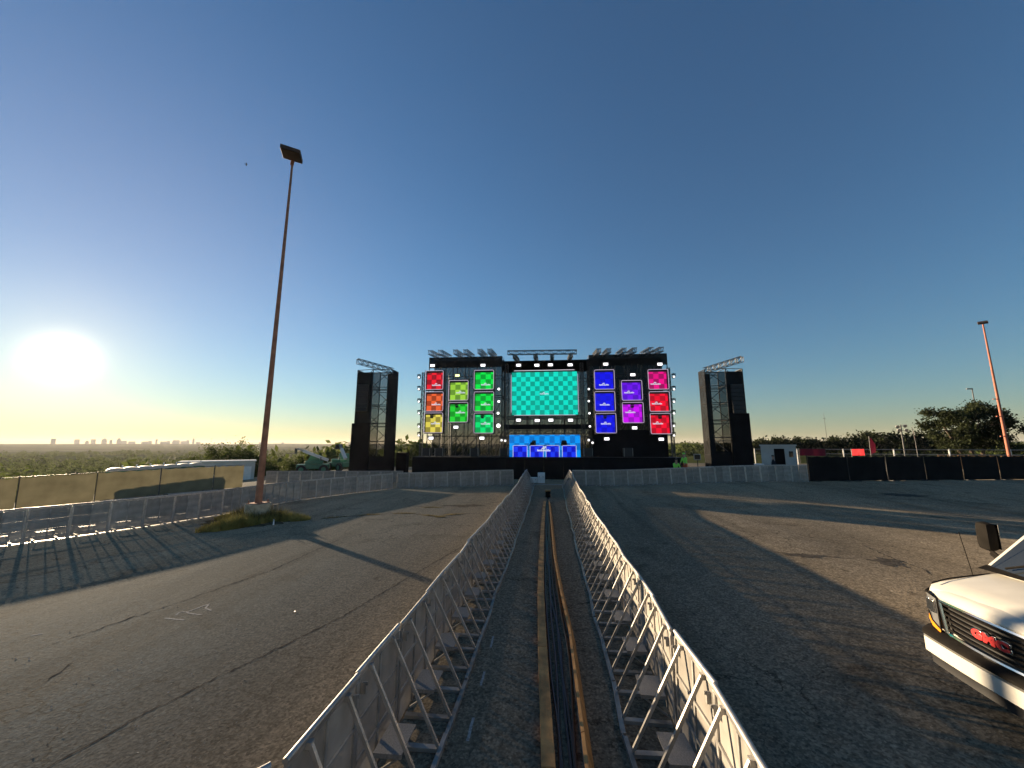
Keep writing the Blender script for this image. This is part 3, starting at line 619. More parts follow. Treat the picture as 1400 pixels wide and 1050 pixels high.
for k, (x, z) in enumerate(((-13.43, 10.42), (-13.38, 9.19), (-13.33, 7.91), (-13.28, 6.71), (-13.23, 5.37), (-13.2, 4.49), (11.93, 10.04), (11.86, 8.82), (11.78, 7.62), (11.71, 6.5), (11.63, 5.32), (11.58, 4.42))):
    o = sp if k == 0 else copy_tree(sp); o.location = (x, 38.0, z); o.scale = (.8,) * 3; o['label'] = 'wash light hanging at the far %s edge of the stage, %s from the top' % ('left' if k < 6 else 'right', ORD[k % 6])
# glowing lamps added for sunlit white gear, and cases, beside the light blue screen
for k, (x, z, sd) in enumerate(((-4.75, 4.0, 'left'), (-4.4, 3.95, 'left'), (3.6, 4.0, 'right'), (3.95, 3.75, 'right'))):
    o = copy_tree(sp); o.location = (x, 37.6, z); o.scale = (.85,) * 3; o['label'] = '%s glowing lamp standing in for sunlit gear %s of the light blue screen' % (('outer', 'inner', 'inner', 'outer')[k], sd); o['group'] = 'added lamps beside the light blue screen'
for x, lab in ((-4.5, 'black flight case standing on the deck left of the DJ booth'), (3.5, 'black flight case standing on the deck right of the DJ booth'), (-7.4, 'black flight case on the deck below the sea green screen'), (-10.9, 'black flight case on the deck below the yellow screen'), (-12.2, 'black flight case at the far left end of the deck'), (7.2, 'black flight case on the deck below the magenta screen')):
    t = thing('flight_case', lab, 'case', (x, 37.6, SZ + DECK)); MB().bbox(-.4, .4, -.3, .3, .08, .85, .01).build('body', M['black'], t)
    b = MB()
    for sx in (-1, 1):
        for sy in (-1, 1): b.cbox((sx * .39, sy * .29, .46), (.04, .04, .78))
    b.build('edging', M['alu_dull'], t)
    for sx in (-1, 1): MB().tube([(sx * .3, -.2, .04), (sx * .3, .2, .04)], .04, 8).build('castor', M['black'], t)

# ------------------------------------------------------------------ PA towers
def pa_tower(lab, x0, x1, y, zt, mir, sub_top):
    t = thing('speaker_tower', lab, 'tower', (0, 0, ground_z((x0 + x1) / 2, y) - .02)); g = t.location.z; H = zt - g; d = 1.5
    fx = lambda u: (x0 + (x1 - x0) * u) if not mir else (x1 - (x1 - x0) * u)      # u: 0 = outer edge, 1 = inner edge
    ps = [(fx(0), y), (fx(.48), y - .3), (fx(1), y), (fx(0), y + d), (fx(.48), y + d), (fx(1), y + d)]
    for px, py in ps: MB().tube([(px, py, 0), (px, py, H)], .05, 6).build('upright', M['steel'], t, True)
    b = MB()
    for z in [H * k / 6 for k in range(1, 7)]:
        for i, j in ((0, 1), (1, 2), (3, 4), (4, 5), (0, 3), (2, 5), (1, 4)): b.tube([(*ps[i], z), (*ps[j], z)], .035, 5); 
        for i, j in ((1, 2), (4, 5)): b.tube([(*ps[i], z - .35), (*ps[j], z - .35)], .03, 5)
    o = b.build('ledgers', M['steel'], t, True); o['kind'] = 'stuff'
    b = MB()
    for k in range(6):
        za, zb = H * k / 6, H * (k + 1) / 6
        for n_, (i, j) in enumerate(((1, 2), (4, 5), (0, 1), (3, 4), (2, 5), (0, 3))):
            i, j = (i, j) if (k + n_) % 2 else (j, i); b.tube([(*ps[i], za), (*ps[j], zb)], .032, 5)
    o = b.build('diagonals', M['steel'], t, True); o['kind'] = 'stuff'
    def sheet(a, c, z0, z1, m, off=.06, nm='scrim'):
        v = Vector((c[0] - a[0], c[1] - a[1])).normalized(); nrm_ = Vector((v.y, -v.x)) * off
        MB().beam((a[0] + nrm_.x, a[1] + nrm_.y, (z0 + z1) / 2), (c[0] + nrm_.x, c[1] + nrm_.y, (z0 + z1) / 2), .012, z1 - z0).build(nm, M[m], t)
    sheet(ps[3], ps[4], .3, H, 'meshcloth', -.07); sheet(ps[4], ps[5], .3, H, 'towermesh', -.07)
    sheet(ps[2], ps[5], .0, H, 'densemesh' if not mir else 'towermesh', .07 if not mir else -.07); sheet(ps[0], ps[3], .0, H, 'densemesh', -.07 if not mir else .07)
    sheet(ps[0], ps[1], .0, H - .3, 'densemesh', .07 if not mir else -.07)
    sheet(ps[1], ps[2], .0, H * .2, 'densemesh', .07 if not mir else -.07)
    ua, ub = sorted((fx(-.012), fx(.5)))
    MB().bbox(ua, ub, y - .56, y - .36, 0, sub_top - g, .02).build('subwoofer_cover', M['blackcloth'], t)
    ia, ib = sorted((fx(.9), fx(1.04))); MB().box(ia, ib, y - .3, y - .2, .0, H - .5).build('inner_wing', M['densemesh'], t)
    # line array hanging on the front
    for k in range(7): MB().bbox(min(fx(.08), fx(.40)), max(fx(.08), fx(.40)), y - .52 - .004 * k * k, y - .38, H - 2.0 - .42 * k, H - 1.62 - .42 * k, .02).build('speaker_box', M['black'], t)
    # slanting roof truss
    a, c = Vector((fx(.12), y - 1.2, H + .75)), Vector((fx(.85), y + d, H + .15)); b = MB(); L = 7; w = .5
    side = Vector((c.y - a.y, a.x - c.x, 0)).normalized() * w / 2
    for q in range(L):
        p, r_ = a.lerp(c, q / L), a.lerp(c, (q + 1) / L)
        for s in (-1, 1):
            b.tube([p + side * s + Vector((0, 0, .25)), r_ + side * s - Vector((0, 0, .25))], .03, 5); b.tube([p + side * s - Vector((0, 0, .25)), p + side * s + Vector((0, 0, .25))], .03, 5)
        b.tube([p + side + Vector((0, 0, .25)), r_ - side + Vector((0, 0, .25))], .025, 5)
    for s in (-1, 1):
        for z in (-.25, .25): b.tube([a + side * s + Vector((0, 0, z)), c + side * s + Vector((0, 0, z))], .035, 6)
    b.build('roof_truss', M['steel'], t, True)
    return t
pa_tower('tall dark scaffold speaker tower on the left with scrim sides and sloping roof truss', -20.8, -16.9, 39.4, 11.5, False, 5.7)
pa_tower('tall dark scaffold speaker tower on the right with scrim sides and sloping roof truss', 15.6, 19.2, 40, 11.0, True, 6.5)
# low black walls beside the towers
tag(MB().bbox(-16.7, -15.6, 41.0, 41.9, 0, 2.6, .01).build('generator_cover', M['blackcloth']), 'low black covered block beside the left speaker tower', 'cover')

# ------------------------------------------------------------------ lamp poles
def pole(name, lab, x, y, z0, h, r0, r1, m, fl=0):
    t = thing(name, lab, 'lamp pole', (x, y, z0))
    MB().tube([(0, 0, fl), (0, 0, h * .5), (0, 0, h)], r0, 10, True, r1).build('shaft', M[m], t, True); return t
t = pole('lamp_pole', 'tall rusty lamp pole on a concrete foot left of the lane', -13.55, 17.25, 0, 18.5, .155, .05, 'rust', .72)
b = MB(); n = 18
b.tube([(0, 0, -.02), (0, 0, .3), (0, 0, .70), (0, 0, .74)], .52, 16); b.build('foot', M['concrete'], t, True)
MB().box(-.33, .33, -.33, .33, .742, .78).build('base_plate', M['rust'], t)
for sx in (-1, 1):
    for sy in (-1, 1): MB().tube([(sx * .27, sy * .27, .78), (sx * .27, sy * .27, .90)], .025, 6).build('anchor_bolt', M['rust'], t)
hb = thing('x', 'x', 'x'); bpy.data.objects.remove(hb)
hd = MB().bbox(-.46, .46, -.92, .06, 0, .2, .02).build('lamp_head', M['lampbox'], t); hd.location = (0, 0, 18.5); hd.rotation_euler = (R(6), R(5), R(28))
MB().box(-.39, .39, -.85, -.04, -.012, -.003).build('lens', M['lampglass'], hd); MB().tube([(0, .0, -.25), (0, .02, -.002)], .09, 8).build('knuckle', M['rust'], hd)
t = pole('lamp_pole', 'slim red lamp pole rising behind the black fence on the right', 36.3, 34.9, ground_z(36, 34.9), 12.7, .125, .05, 'rustred'); 
hd = MB().bbox(-.28, .28, -.2, .2, 0, .16, .02).build('lamp_head', M['lampbox'], t); hd.location = (0, 0, 12.72); hd.rotation_euler = (R(30), 0, R(-40))
for z in (6.3, 4.9, 3.3): MB().box(-.36, -.1, -.04, .04, z, z + .06).build('bracket', M['rustred'], t)
t = pole('lamp_pole', 'very thin far pole above the crown of the big tree', 77.4, 78.2, 1.5, 12.2, .12, .08, 'steel'); MB().bbox(-.9, .1, -.1, .1, 12.1, 12.3, .03).build('lamp_head', M['steel'], t)
t = pole('lamp_pole', 'short far pole with four round floodlights', 35.0, 42.5, .9, 4.55, .07, .06, 'steel')
for k, (dx, dz) in enumerate(((-.38, -.2), (-.3, -.55), (.3, -.12), (.36, -.55))):
    MB().tube([(0, 0, 4.55 + dz), (dx, -.1, 4.55 + dz)], .025, 5).build('arm', M['steel'], t); MB().tube([(dx, .02, 4.6 + dz), (dx * 1.05, -.16, 4.52 + dz)], .1, 10, True, .17).build('floodlight', M['alu_dull'], t, True)
t = pole('lamp_pole', 'faint far antenna mast behind the right end of the stage', 44.0, 205, 1, 14, .12, .05, 'steel'); MB().box(-.5, .5, -.03, .03, 12.5, 12.6).build('cross_arm', M['steel'], t)
t = pole('lamp_pole', 'faint far antenna mast above the row of trees on the right', 125, 190, 1, 17, .14, .05, 'steel'); MB().box(-.6, .6, -.03, .03, 14.5, 14.65).build('cross_arm', M['steel'], t)

# grass
def grass(name, lab, blobs, nb, hmin, hmax, m='grass', seed=1):
    rr = random.Random(seed); b = MB()
    for k in range(nb):
        bx, by, rx, ry, rz = blobs[rr.randrange(len(blobs))]; a = rr.uniform(0, 6.283); q = math.sqrt(rr.random())
        lx, ly = q * rx * math.cos(a), q * ry * math.sin(a); x = bx + lx * math.cos(rz) - ly * math.sin(rz); y = by + lx * math.sin(rz) + ly * math.cos(rz)
        h = rr.uniform(hmin, hmax) * (1.15 - .75 * q); w = rr.uniform(.006, .014); t_ = rr.uniform(0, 6.283); z = ground_z(x, y)
        dx, dy = rr.uniform(-.5, .5) * h, rr.uniform(-.5, .5) * h; cx, cy = w * math.cos(t_), w * math.sin(t_)
        b.add([(x - cx, y - cy, z), (x + cx, y + cy, z), (x + cx * .7 + dx * .4, y + cy * .7 + dy * .4, z + h * .6), (x - cx * .7 + dx * .4, y - cy * .7 + dy * .4, z + h * .6), (x + dx, y + dy, z + h)], [(0, 1, 2, 3), (3, 2, 4)])
    o = b.build(name, M[m], recalc=False); tag(o, lab, 'grass', kind='stuff')
grass('tall_grass', 'dry yellow-green grass around the foot of the tall lamp pole', [(-13.6, 17.2, 1.3, .9, .3), (-13.3, 15.9, 1.5, .55, 1.1), (-12.6, 17.3, 1.5, .5, .15), (-14.4, 17.6, 1.2, .6, .5), (-13.2, 15.6, .9, .35, 1.2), (-13.4, 16.6, 1.2, .8, .8)], 17000, .08, .60, seed=2)
grass('dry_stalks', 'tall dry stalks sticking up around the concrete pole foot', [(-13.6, 17.9, 1.0, .35, .2), (-14.3, 17.3, .5, .5, 0), (-12.7, 17.2, .6, .3, .2), (-13.3, 16.2, 1.0, .4, .9)], 900, .35, .95, 'weed', seed=6)
grass('weeds', 'thin dry weeds growing from cracks left of the lane', [(-10.3, 18.2, .6, .12, .6), (-9.0, 19.05, .6, .10, .4), (-7.4, 19.6, .6, .12, .2), (-5.9, 19.1, .7, .14, -.3), (-4.9, 19.5, .6, .10, .5), (-5.3, 18.8, .3, .12, 0), (-6.6, 21.5, .6, .08, 0)], 1500, .02, .08, 'weed', seed=4)
b = MB(); n = 30
ring = [(-13.7 + 1.9 * math.cos(6.283 * k / n) * (1 + .15 * math.sin(3.1 * k)) - .5 * math.sin(6.283 * k / n), 17.2 + 1.7 * math.sin(6.283 * k / n) + .4 * math.cos(6.283 * k / n)) for k in range(n)]
b.add([(-13.9, 17.6, .10)] + [(x, y, .006) for x, y in ring], [(0, 1 + k, 1 + (k + 1) % n) for k in range(n)]); structure(b.build('soil_mound', M['soil'], smooth=True, recalc=False))
tag(MB().tube([(0, 0, 0), (0, 0, .14), (0, 0, .19), (0, 0, .24)], .035, 8, True, .015).build('plastic_bottle', M['white'], None, True, loc=(-12.0, 16.3, .0)), 'small pale plastic bottle at the edge of the grass', 'bottle')
for k, (x, y, lab) in enumerate(((-5.3, 8.1, 'crumpled scrap of paper on the asphalt nearest the lane'), (-8.77, 15.56, 'tiny pale scrap of paper near the pole shadow'))):
    rr = random.Random(k); tag(MB().add([(.028 * math.cos(a) * rr.uniform(.6, 1.2), .02 * math.sin(a) * rr.uniform(.6, 1.3), rr.uniform(0, .02)) for a in range(6)] + [(0, 0, .03)], [(i, (i + 1) % 6, 6) for i in range(6)]).build('paper_scrap', M['white'], None, loc=(x, y, ground_z(x, y) + .003)), lab, 'litter')

# ------------------------------------------------------------------ fences
def screen_fence(name, lab0, pts, h, m, pm, group, sag=.03):
    for k, (a, c) in enumerate(zip(pts[:-1], pts[1:])):
        za, zc = ground_z(*a), ground_z(*c); d = Vector((c[0] - a[0], c[1] - a[1])); L = d.length
        t = thing(name, lab0 % ORD[k], 'fence', (a[0], a[1], za), (0, -math.atan2(zc - za, L), math.atan2(d.y, d.x)), group)
        MB().tube([(.03, 0, 0), (.03, 0, h + .06)], .03, 6).build('post', M[pm], t, True); MB().tube([(.03, 0, h), (L, 0, h)], .02, 6).build('top_rail', M[pm], t, True)
        nn = 8; v = []; f = []
        for i in range(nn + 1):
            for z in (.03, h * .5, h - .02 - (sag * 2 * (1 if i % 2 else 0))): v.append((.05 + (L - .07) * i / nn, -.035 + (.02 if i % 2 else 0) + (.03 * math.sin(i * 1.7 + k) if .1 < z < h * .8 else 0), z))
        for i in range(nn):
            for j in range(2): f.append((i * 3 + j, i * 3 + 3 + j, i * 3 + 4 + j, i * 3 + 1 + j))
        MB().add(v, f).build('windscreen', M[m], t, True)
        for i in range(2): MB().box(.3 + i * (L - .9), .7 + i * (L - .9), -.3, .3, -.0, .04).build('foot', M[pm], t)
bf = [(18.75, 30.9), (21.9, 31.5), (25.0, 32.1), (28.1, 32.7), (31.2, 33.3), (34.3, 33.9), (37.4, 34.5), (40.5, 35.1), (43.6, 35.7), (46.7, 36.3), (49.8, 36.9)]
screen_fence('black_fence', 'black screened fence panel on the right, %s from the stage', bf, 1.82, 'blackcloth', 'black', 'black fence panels on the right')
gf = [(-34.0, 10.5), (-32.6, 13.6), (-31.3, 16.7), (-30.1, 19.6), (-28.9, 22.5), (-27.6, 25.4), (-26.2, 28.3), (-25.2, 30.1)]
screen_fence('green_fence', 'olive green screened fence panel on the far left, %s from the left', gf, 1.8, 'greenscreen', 'steel', 'olive fence panels on the left')
for k in range(5):
    a, c = gf[k + 1], gf[k + 2]; d = Vector((c[0] - a[0], c[1] - a[1])); o = MB().bbox(0, d.length - .25, 0, .16, 0, .13, .02).build('kerb_block', M['concgrey'], None, loc=(a[0] + 1.2, a[1] - .4, ground_z(*a) + .0), rot=(0, 0, math.atan2(d.y, d.x)))
    tag(o, 'low pale kerb block before the olive fence, %s from the left' % ORD[k], 'kerb', 'kerb blocks by the olive fence')
# low barrier row behind on the left
for k in range(12):
    a = (-25.6 + 1.02 * k, 33.2 + .12 * k); c = (a[0] + 1.01, a[1] + .12); z = ground_z(*a)
    t = thing('barrier_panel', 'pale barrier panel in the far row before the telehandlers, %s from the left' % ORD[k], 'barrier', (a[0], a[1], z), (0, 0, .117), 'far pale barrier row')
    MB().box(.02, .98, -.01, .01, .06, 1.08).build('perforated_sheet', M['sheet'], t); MB().tube([(0, 0, 1.1), (1.0, 0, 1.1)], .024, 6).build('top_rail', M['alu'], t)
    for x in (.03, .97): MB().box(x - .02, x + .02, -.02, .02, 0, 1.08).build('post', M['alu'], t)

# ------------------------------------------------------------------ left background: toilets, trailer, telehandlers
def toilet(k, x, y, rz):
    z = ground_z(x, y); t = thing('portable_toilet', 'portable toilet with pale domed roof behind the olive fence, %s from the left' % ORD[k], 'toilet', (x, y, z - .15), (0, 0, rz), 'portable toilets in a row')
    MB().bbox(-.55, .55, -.55, .55, .1, 2.05, .02).build('cabin', M['green'], t); MB().box(-.38, .38, -.575, -.553, .2, 1.95).build('door', M['alu_dull'], t)
    b = MB(); n = 10
    for i in range(n):
        a0, a1 = math.pi * i / n, math.pi * (i + 1) / n
        b.add([(-.6 * math.cos(a0), -.6, 2.06 + .27 * math.sin(a0)), (-.6 * math.cos(a1), -.6, 2.06 + .27 * math.sin(a1)), (-.6 * math.cos(a1), .6, 2.06 + .27 * math.sin(a1)), (-.6 * math.cos(a0), .6, 2.06 + .27 * math.sin(a0))], [(0, 1, 2, 3)])
    for y_ in (-.6, .6): b.add([(-.6 * math.cos(math.pi * i / n), y_, 2.06 + .27 * math.sin(math.pi * i / n)) for i in range(n + 1)], [tuple(range(n + 1))])
    b.build('roof', M['trailer'], t); MB().tube([(.35, .4, 2.1), (.35, .4, 2.5)], .05, 8).build('vent_pipe', M['white'], t); MB().box(-.6, .6, -.6, .6, 0, .098).build('skid', M['black'], t)
for k in range(7): toilet(k, -34.9 + .52 * k, 28.4 + .66 * k, .9)
t = thing('office_trailer', 'long pale office trailer with small windows behind the olive fence', 'trailer', (-42.3, 42.4, -1.75), (0, 0, R(40)))
MB().bbox(-1.0, 6.3, -1.3, 1.3, .6, 3.2, .03).build('body', M['trailer'], t); MB().bbox(-1.1, 6.4, -1.4, 1.4, 3.205, 3.34, .02).build('roof', M['white'], t)
for k, x in enumerate((.2, 2.2, 4.3)):
    w = MB().box(x - .45, x + .45, -1.32, -1.305, 1.75, 2.55).build('window', M['glass'], t); MB().box(x - .52, x + .52, -1.34, -1.322, 1.68, 1.74).build('sill', M['white'], w)
MB().box(5.2, 5.95, -1.325, -1.305, .65, 2.6).build('door', M['white'], t)
for x in (.4, 4.8): MB().tube([(x, -1.2, .38), (x, 1.2, .38)], .38, 12).build('wheel', M['tyre'], t, True)
def telehandler(lab, x, y, rz, lift, ext=3.6):
    t = thing('telehandler', lab, 'telehandler', (x, y, ground_z(x, y) - .02), (0, 0, rz)); b = MB()
    MB().bbox(-2.0, 2.0, -.75, .75, .65, 1.25, .06).build('chassis', M['green'], t)
    c = MB().prism([(-.7, 1.25), (.75, 1.25), (.85, 1.7), (.45, 2.45), (-.6, 2.45)], 1, -.95, -.1).build('cab', M['green'], t)
    MB().prism([(.1, 1.45), (.7, 1.45), (.75, 1.7), (.42, 2.35), (.1, 2.35)], 1, -.97, -.955).build('window', M['glass'], c); MB().prism([(-.55, 1.45), (0, 1.45), (0, 2.35), (-.5, 2.35)], 1, -.97, -.955).build('window', M['glass'], c)
    for sx in (-1, 1):
        for sy in (-1, 1):
            w = MB().tube([(sx * 1.35, sy * .72, .58), (sx * 1.35, sy * 1.08, .58)], .58, 18).build('wheel', M['tyre'], t, True); MB().tube([(sx * 1.35, sy * 1.07, .58), (sx * 1.35, sy * 1.10, .58)], .3, 14).build('rim', M['green'], w, True)
    p = Vector((-1.8, .3, 1.75)); q = p + Vector((math.cos(lift), 0, math.sin(lift))) * ext
    bo = MB().beam(p, q, .34, .36).build('boom', M['white'], t); MB().beam(p.lerp(q, .6), q + (q - p).normalized() * .8, .24, .26).build('inner_boom', M['alu'], bo)
    e = q + (q - p).normalized() * .8; MB().cbox((e.x + .15, .3, e.z - .3), (.12, 1.1, .7)).box(e.x + .2, e.x + 1.2, .0, .12, e.z - .66, e.z - .6).box(e.x + .2, e.x + 1.2, .48, .6, e.z - .66, e.z - .6).build('fork', M['steel'], bo)
    MB().bbox(-1.2, 1.0, .2, .78, 1.26, 1.7, .08).build('engine_cover', M['green'], t); MB().tube([(-.9, .7, 1.7), (-.9, .7, 2.2)], .05, 8).build('exhaust', M['steel'], t)
telehandler('green telehandler with raised white boom beyond the far barriers', -32.2, 50.6, R(205), R(22), 3.4)
telehandler('green telehandler with steep boom partly hidden by the left speaker tower', -29.4, 52.3, R(150), R(48), 1.8)

# ------------------------------------------------------------------ right background
zr = ground_z(18.3, 33.5)
t = thing('site_office', 'grey white portable cabin with an open dark doorway behind the barriers', 'cabin', (18.3, 33.6, zr), (0, 0, R(-28)))
MB().box(-1.15, -.28, -.95, -.87, .1, 2.55).box(.42, 1.15, -.95, -.87, .1, 2.55).box(-.28, .42, -.95, -.87, 2.35, 2.55).box(-1.15, -1.09, -.87, .95, .1, 2.55).box(1.09, 1.15, -.87, .95, .1, 2.55).box(-1.09, 1.09, .89, .95, .1, 2.55).build('wall', M['trailer'], t)
MB().bbox(-1.22, 1.22, -1.02, 1.02, 2.552, 2.66, .02).build('roof', M['trailer'], t); MB().box(-1.15, 1.15, -.95, .95, 0, .098).build('floor', M['black'], t)
MB().box(-.27, .41, -.80, -.78, .1, 2.34).build('doorway_shade', M['blackcloth'], t); MB().box(.68, .95, -.965, -.952, 1.7, 2.15).build('window', M['glass'], t)  # black sheet in the open doorway stands in for the shaded interior
for k in range(8): MB().box(-1.15 + .108 * k, -1.13 + .108 * k, -.962, -.951, .12, 2.5).build('rib', M['trailer'], t)
def table(lab, x, y, rz, w=1.5):
    t = thing('folding_table', lab, 'table', (x, y, ground_z(x, y)), (0, 0, rz)); MB().bbox(-w / 2, w / 2, -.38, .38, .88, .93, .01).build('table_top', M['white'], t)
    for sx in (-1, 1):
        for sy in (-1, 1): MB().tube([(sx * (w / 2 - .1), sy * .3, 0), (sx * (w / 2 - .15), sy * .28, .88)], .02, 6).build('leg', M['alu_dull'], t)
table('white folding table between the right speaker tower and the cabin', 15.9, 32.6, -.2); z_ = ground_z(15.9, 32.6)
tag(MB().bbox(-.5, .5, -.3, .3, 0, .7, .03).build('road_case', M['black'], None, loc=(16.3, 32.3, z_)), 'black road case beside the white folding table', 'case')
tag(MB().bbox(-.28, .28, -.2, .2, 0, .28, .02).build('equipment_box', M['white'], None, loc=(16.25, 32.6, z_ + .932)), 'small white equipment box on the folding table', 'box')
t = thing('monitor_stand', 'small grey monitor on a stand left of the right speaker tower', 'monitor', (12.1, 33.9, ground_z(12.1, 33.9)))
MB().bbox(-.28, .28, -.03, .03, 1.55, 2.05, .02).build('frame', M['alu_dull'], t); MB().box(-.22, .22, -.036, -.032, 1.62, 1.99).build('panel', M['glass'], t); MB().tube([(0, 0, 0), (0, 0, 1.55)], .03, 6).build('stem', M['black'], t); MB().bbox(-.45, .45, -.3, .3, .0, .75, .03).build('base_case', M['black'], t)
tag(MB().tube([(11.2, 34, ground_z(11.2, 34)), (11.2, 34, 2.9), (12.3, 34, 2.95)], .02, 5).build('pipe_stand', M['alu_dull'], None), 'thin bent pipe stand left of the right speaker tower', 'stand')
def banner(lab, x, y, rz, w, h, z, m):
    g = ground_z(x, y); t = thing('banner', lab, 'banner', (x, y, g), (0, 0, rz), 'red banners beyond the black fence')
    MB().add([(-w / 2 + w * i / 8, .03 * math.sin(i * 1.3), zz) for i in range(9) for zz in (z - g, z + h - g)], [(2 * i, 2 * i + 2, 2 * i + 3, 2 * i + 1) for i in range(8)]).build('cloth', M[m], t, True)
    for s in (-1, 1): MB().tube([(s * (w / 2 + .03), 0, 0), (s * (w / 2 + .03), 0, z + h - g + .05)], .03, 6).build('post', M['steel'], t)
    MB().tube([(-w / 2, 0, z + h - g + .02), (w / 2, 0, z + h - g + .02)], .02, 6).build('rail', M['steel'], t)
banner('dark red banner beyond the black fence next to the cabin', 24.3, 39.1, -.55, 1.9, .62, 2.45, 'darkred')
banner('bright coral red banner beyond the black fence', 26.95, 37.3, .25, 1.25, .55, 2.53, 'redcloth')
def feather(lab, x, y, z1, lean, m):
    g = ground_z(x, y); t = thing('feather_flag', lab, 'flag', (x, y, g), group='feather flags beyond the fence'); H = z1 - g
    pole_ = [(0, 0, 0), (0, 0, H * .7), (lean * .3, 0, H)]; MB().tube(pole_, .025, 5).build('pole', M['steel'], t)
    MB().add([(0, 0, H * .52), (.36 + lean, .06, H * .57), (.32 + lean, -.05, H * .78), (lean * .4 + .12, .02, H * .97), (0, 0, H * .72)], [(0, 1, 2, 4), (4, 2, 3)]).build('cloth', M[m], t)
feather('short dark red feather flag before the dark trees', 30.0, 40.0, 4.25, .15, 'darkred'); feather('taller pinkish feather flag left of the big tree', 32.3, 38.0, 5.0, -.35, 'darkred')
for k in range(9):
    a = (22.5 + 3.6 * k, 45.8 - 1.4 * k); g = ground_z(*a); t = thing('rail_fence', 'pale pipe rail fence bay far behind the black fence, %s from the left' % ORD[k], 'fence', (a[0], a[1], g), (0, 0, math.atan2(-1.4, 3.6)), 'far rail fence bays')
    MB().tube([(0, 0, 0), (0, 0, 2.25)], .06, 6).build('post', M['white'], t)
    for z in (2.2, 1.75): MB().tube([(0, 0, z), (3.86, 0, z)], .03, 5).build('rail', M['alu_dull'], t)
for k in range(14):
    a = (44.5 + .62 * k, 49.5 - .45 * k); tag(MB().bbox(-.26, .26, -.03, .03, 0, 1.55, .02).build('picket_panel', M['wood'], None, loc=(a[0], a[1], ground_z(*a)), rot=(0, 0, -.6)), 'tan fence picket panel under the big tree, %s from the left' % ORD[k], 'fence', 'picket panels under the big tree')
tag(MB().bbox(-.4, .4, -.3, .3, 0, 1.3, .03).build('utility_box', M['white'], None, loc=(36.9, 37.8, ground_z(37, 38))), 'small white utility box beyond the black fence', 'box')

# ------------------------------------------------------------------ trees
def leaf_cloud(n, clumps, size, rng, spread):
    """n leaf quads spread round clump centres (numpy) -> verts, faces"""
    c = clumps[rng.integers(0, len(clumps), n)]; p = c + rng.normal(0, 1, (n, 3)) * spread[:, None][rng.integers(0, len(spread), n)] * np.array([1, 1, .75])
    a = rng.normal(0, 1, (n, 3)); a /= np.linalg.norm(a, axis=1)[:, None]; b = np.cross(a, rng.normal(0, 1, (n, 3))); b /= np.linalg.norm(b, axis=1)[:, None]
    s = size * rng.uniform(.6, 1.4, (n, 1)); a *= s; b *= s * .55
    v = np.stack([p - a, p - b * .9 + a * .1, p + a, p + b], 1).reshape(-1, 3)
    return v, np.arange(4 * n).reshape(-1, 4)
def np_mesh(name, v, f, m):
    me = bpy.data.meshes.new(name); me.vertices.add(len(v)); me.vertices.foreach_set('co', v.astype(np.float32).ravel())
    me.loops.add(f.size); me.loops.foreach_set('vertex_index', f.astype(np.int32).ravel()); me.polygons.add(len(f))
    me.polygons.foreach_set('loop_start', np.arange(0, f.size, f.shape[1], dtype=np.int32)); me.materials.append(m); me.update(calc_edges=True); me.validate(); return me
def crown_clumps(rng, n, rx, ry, z0, z1, rough=.38, flat=.0):
    o = []
    while len(o) < n:
        d = rng.normal(0, 1, 3); d /= np.linalg.norm(d); q = rng.uniform(.35, 1) ** .6 * (1 + rng.uniform(-rough, rough)); zc, h = (z0 + z1) / 2, (z1 - z0) / 2
        p = np.array([d[0] * rx * q, d[1] * ry * q, zc + d[2] * h * q])
        if p[2] > z0 * .75: o.append(p)
    return np.array(o)
def tree(name, lab, x, y, z, H, rx, nleaf, lsize, nclump=60, m='leaf', group=None, seed=1, base=.3, spread=.55, multi=1):
    rng = np.random.default_rng(seed); t = thing(name, lab, 'tree', (x, y, z), group=group)
    cl = crown_clumps(rng, nclump, rx, rx * .85, H * base, H * .95); b = MB()
    for q in range(multi):
        ox = (q - (multi - 1) / 2) * rx * .35; top = Vector((ox * 1.8, 0, H * .62)); b.tube([(ox * .4, 0, -.6), (ox, .05, H * .3), top], .035 * H * (.8 if multi > 1 else 1), 8, True, .012 * H)
        for i in range(7):
            c = Vector(cl[rng.integers(0, len(cl))]); s = Vector((ox, 0, H * rng.uniform(.28, .55))); mid = s.lerp(c, .5) + Vector((0, 0, .04 * H)); b.tube([s, mid, s.lerp(c, .95)], .013 * H, 5, True, .004 * H)
    b.build('trunk', M['bark'], t, True)
    v, f = leaf_cloud(nleaf, cl, lsize, rng, rng.uniform(.6, 1.3, 24) * spread)
    obj('crown', np_mesh('crown', v, f, M[m]), t)
tree('oak_tree', 'big dark spreading oak beside the red lamp pole on the right', 52.1, 54.0, .9, 8.3, 4.4, 24000, .15, 62, 'leafdark', seed=8, base=.14, spread=.44, multi=3)
rt = random.Random(11); rowt = [(54.3, 107, 4.3), (57.5, 105.5, 5.1), (61, 103.6, 5.0), (64.7, 101, 4.4), (67.4, 99.5, 4.9), (70.2, 97.6, 5.4), (73.3, 95, 6.1), (76.0, 93.2, 5.5), (78.4, 91.8, 5.5), (81.5, 89, 5.0), (50.5, 110, 3.9), (46, 113, 3.6)]
order = sorted(range(len(rowt)), key=lambda i: rowt[i][0] / rowt[i][1])
for n_, i in enumerate(order):
    x, y, ztop = rowt[i]; tree('far_tree', 'dark round tree in the far row beyond the black fence, %s from the left' % ORD[n_], x, y, 1.4, ztop - 1.0, rt.uniform(2.6, 3.8), 1600, .32, 40, 'leafdark', 'far row of trees on the right', 20 + i, .12, .6)
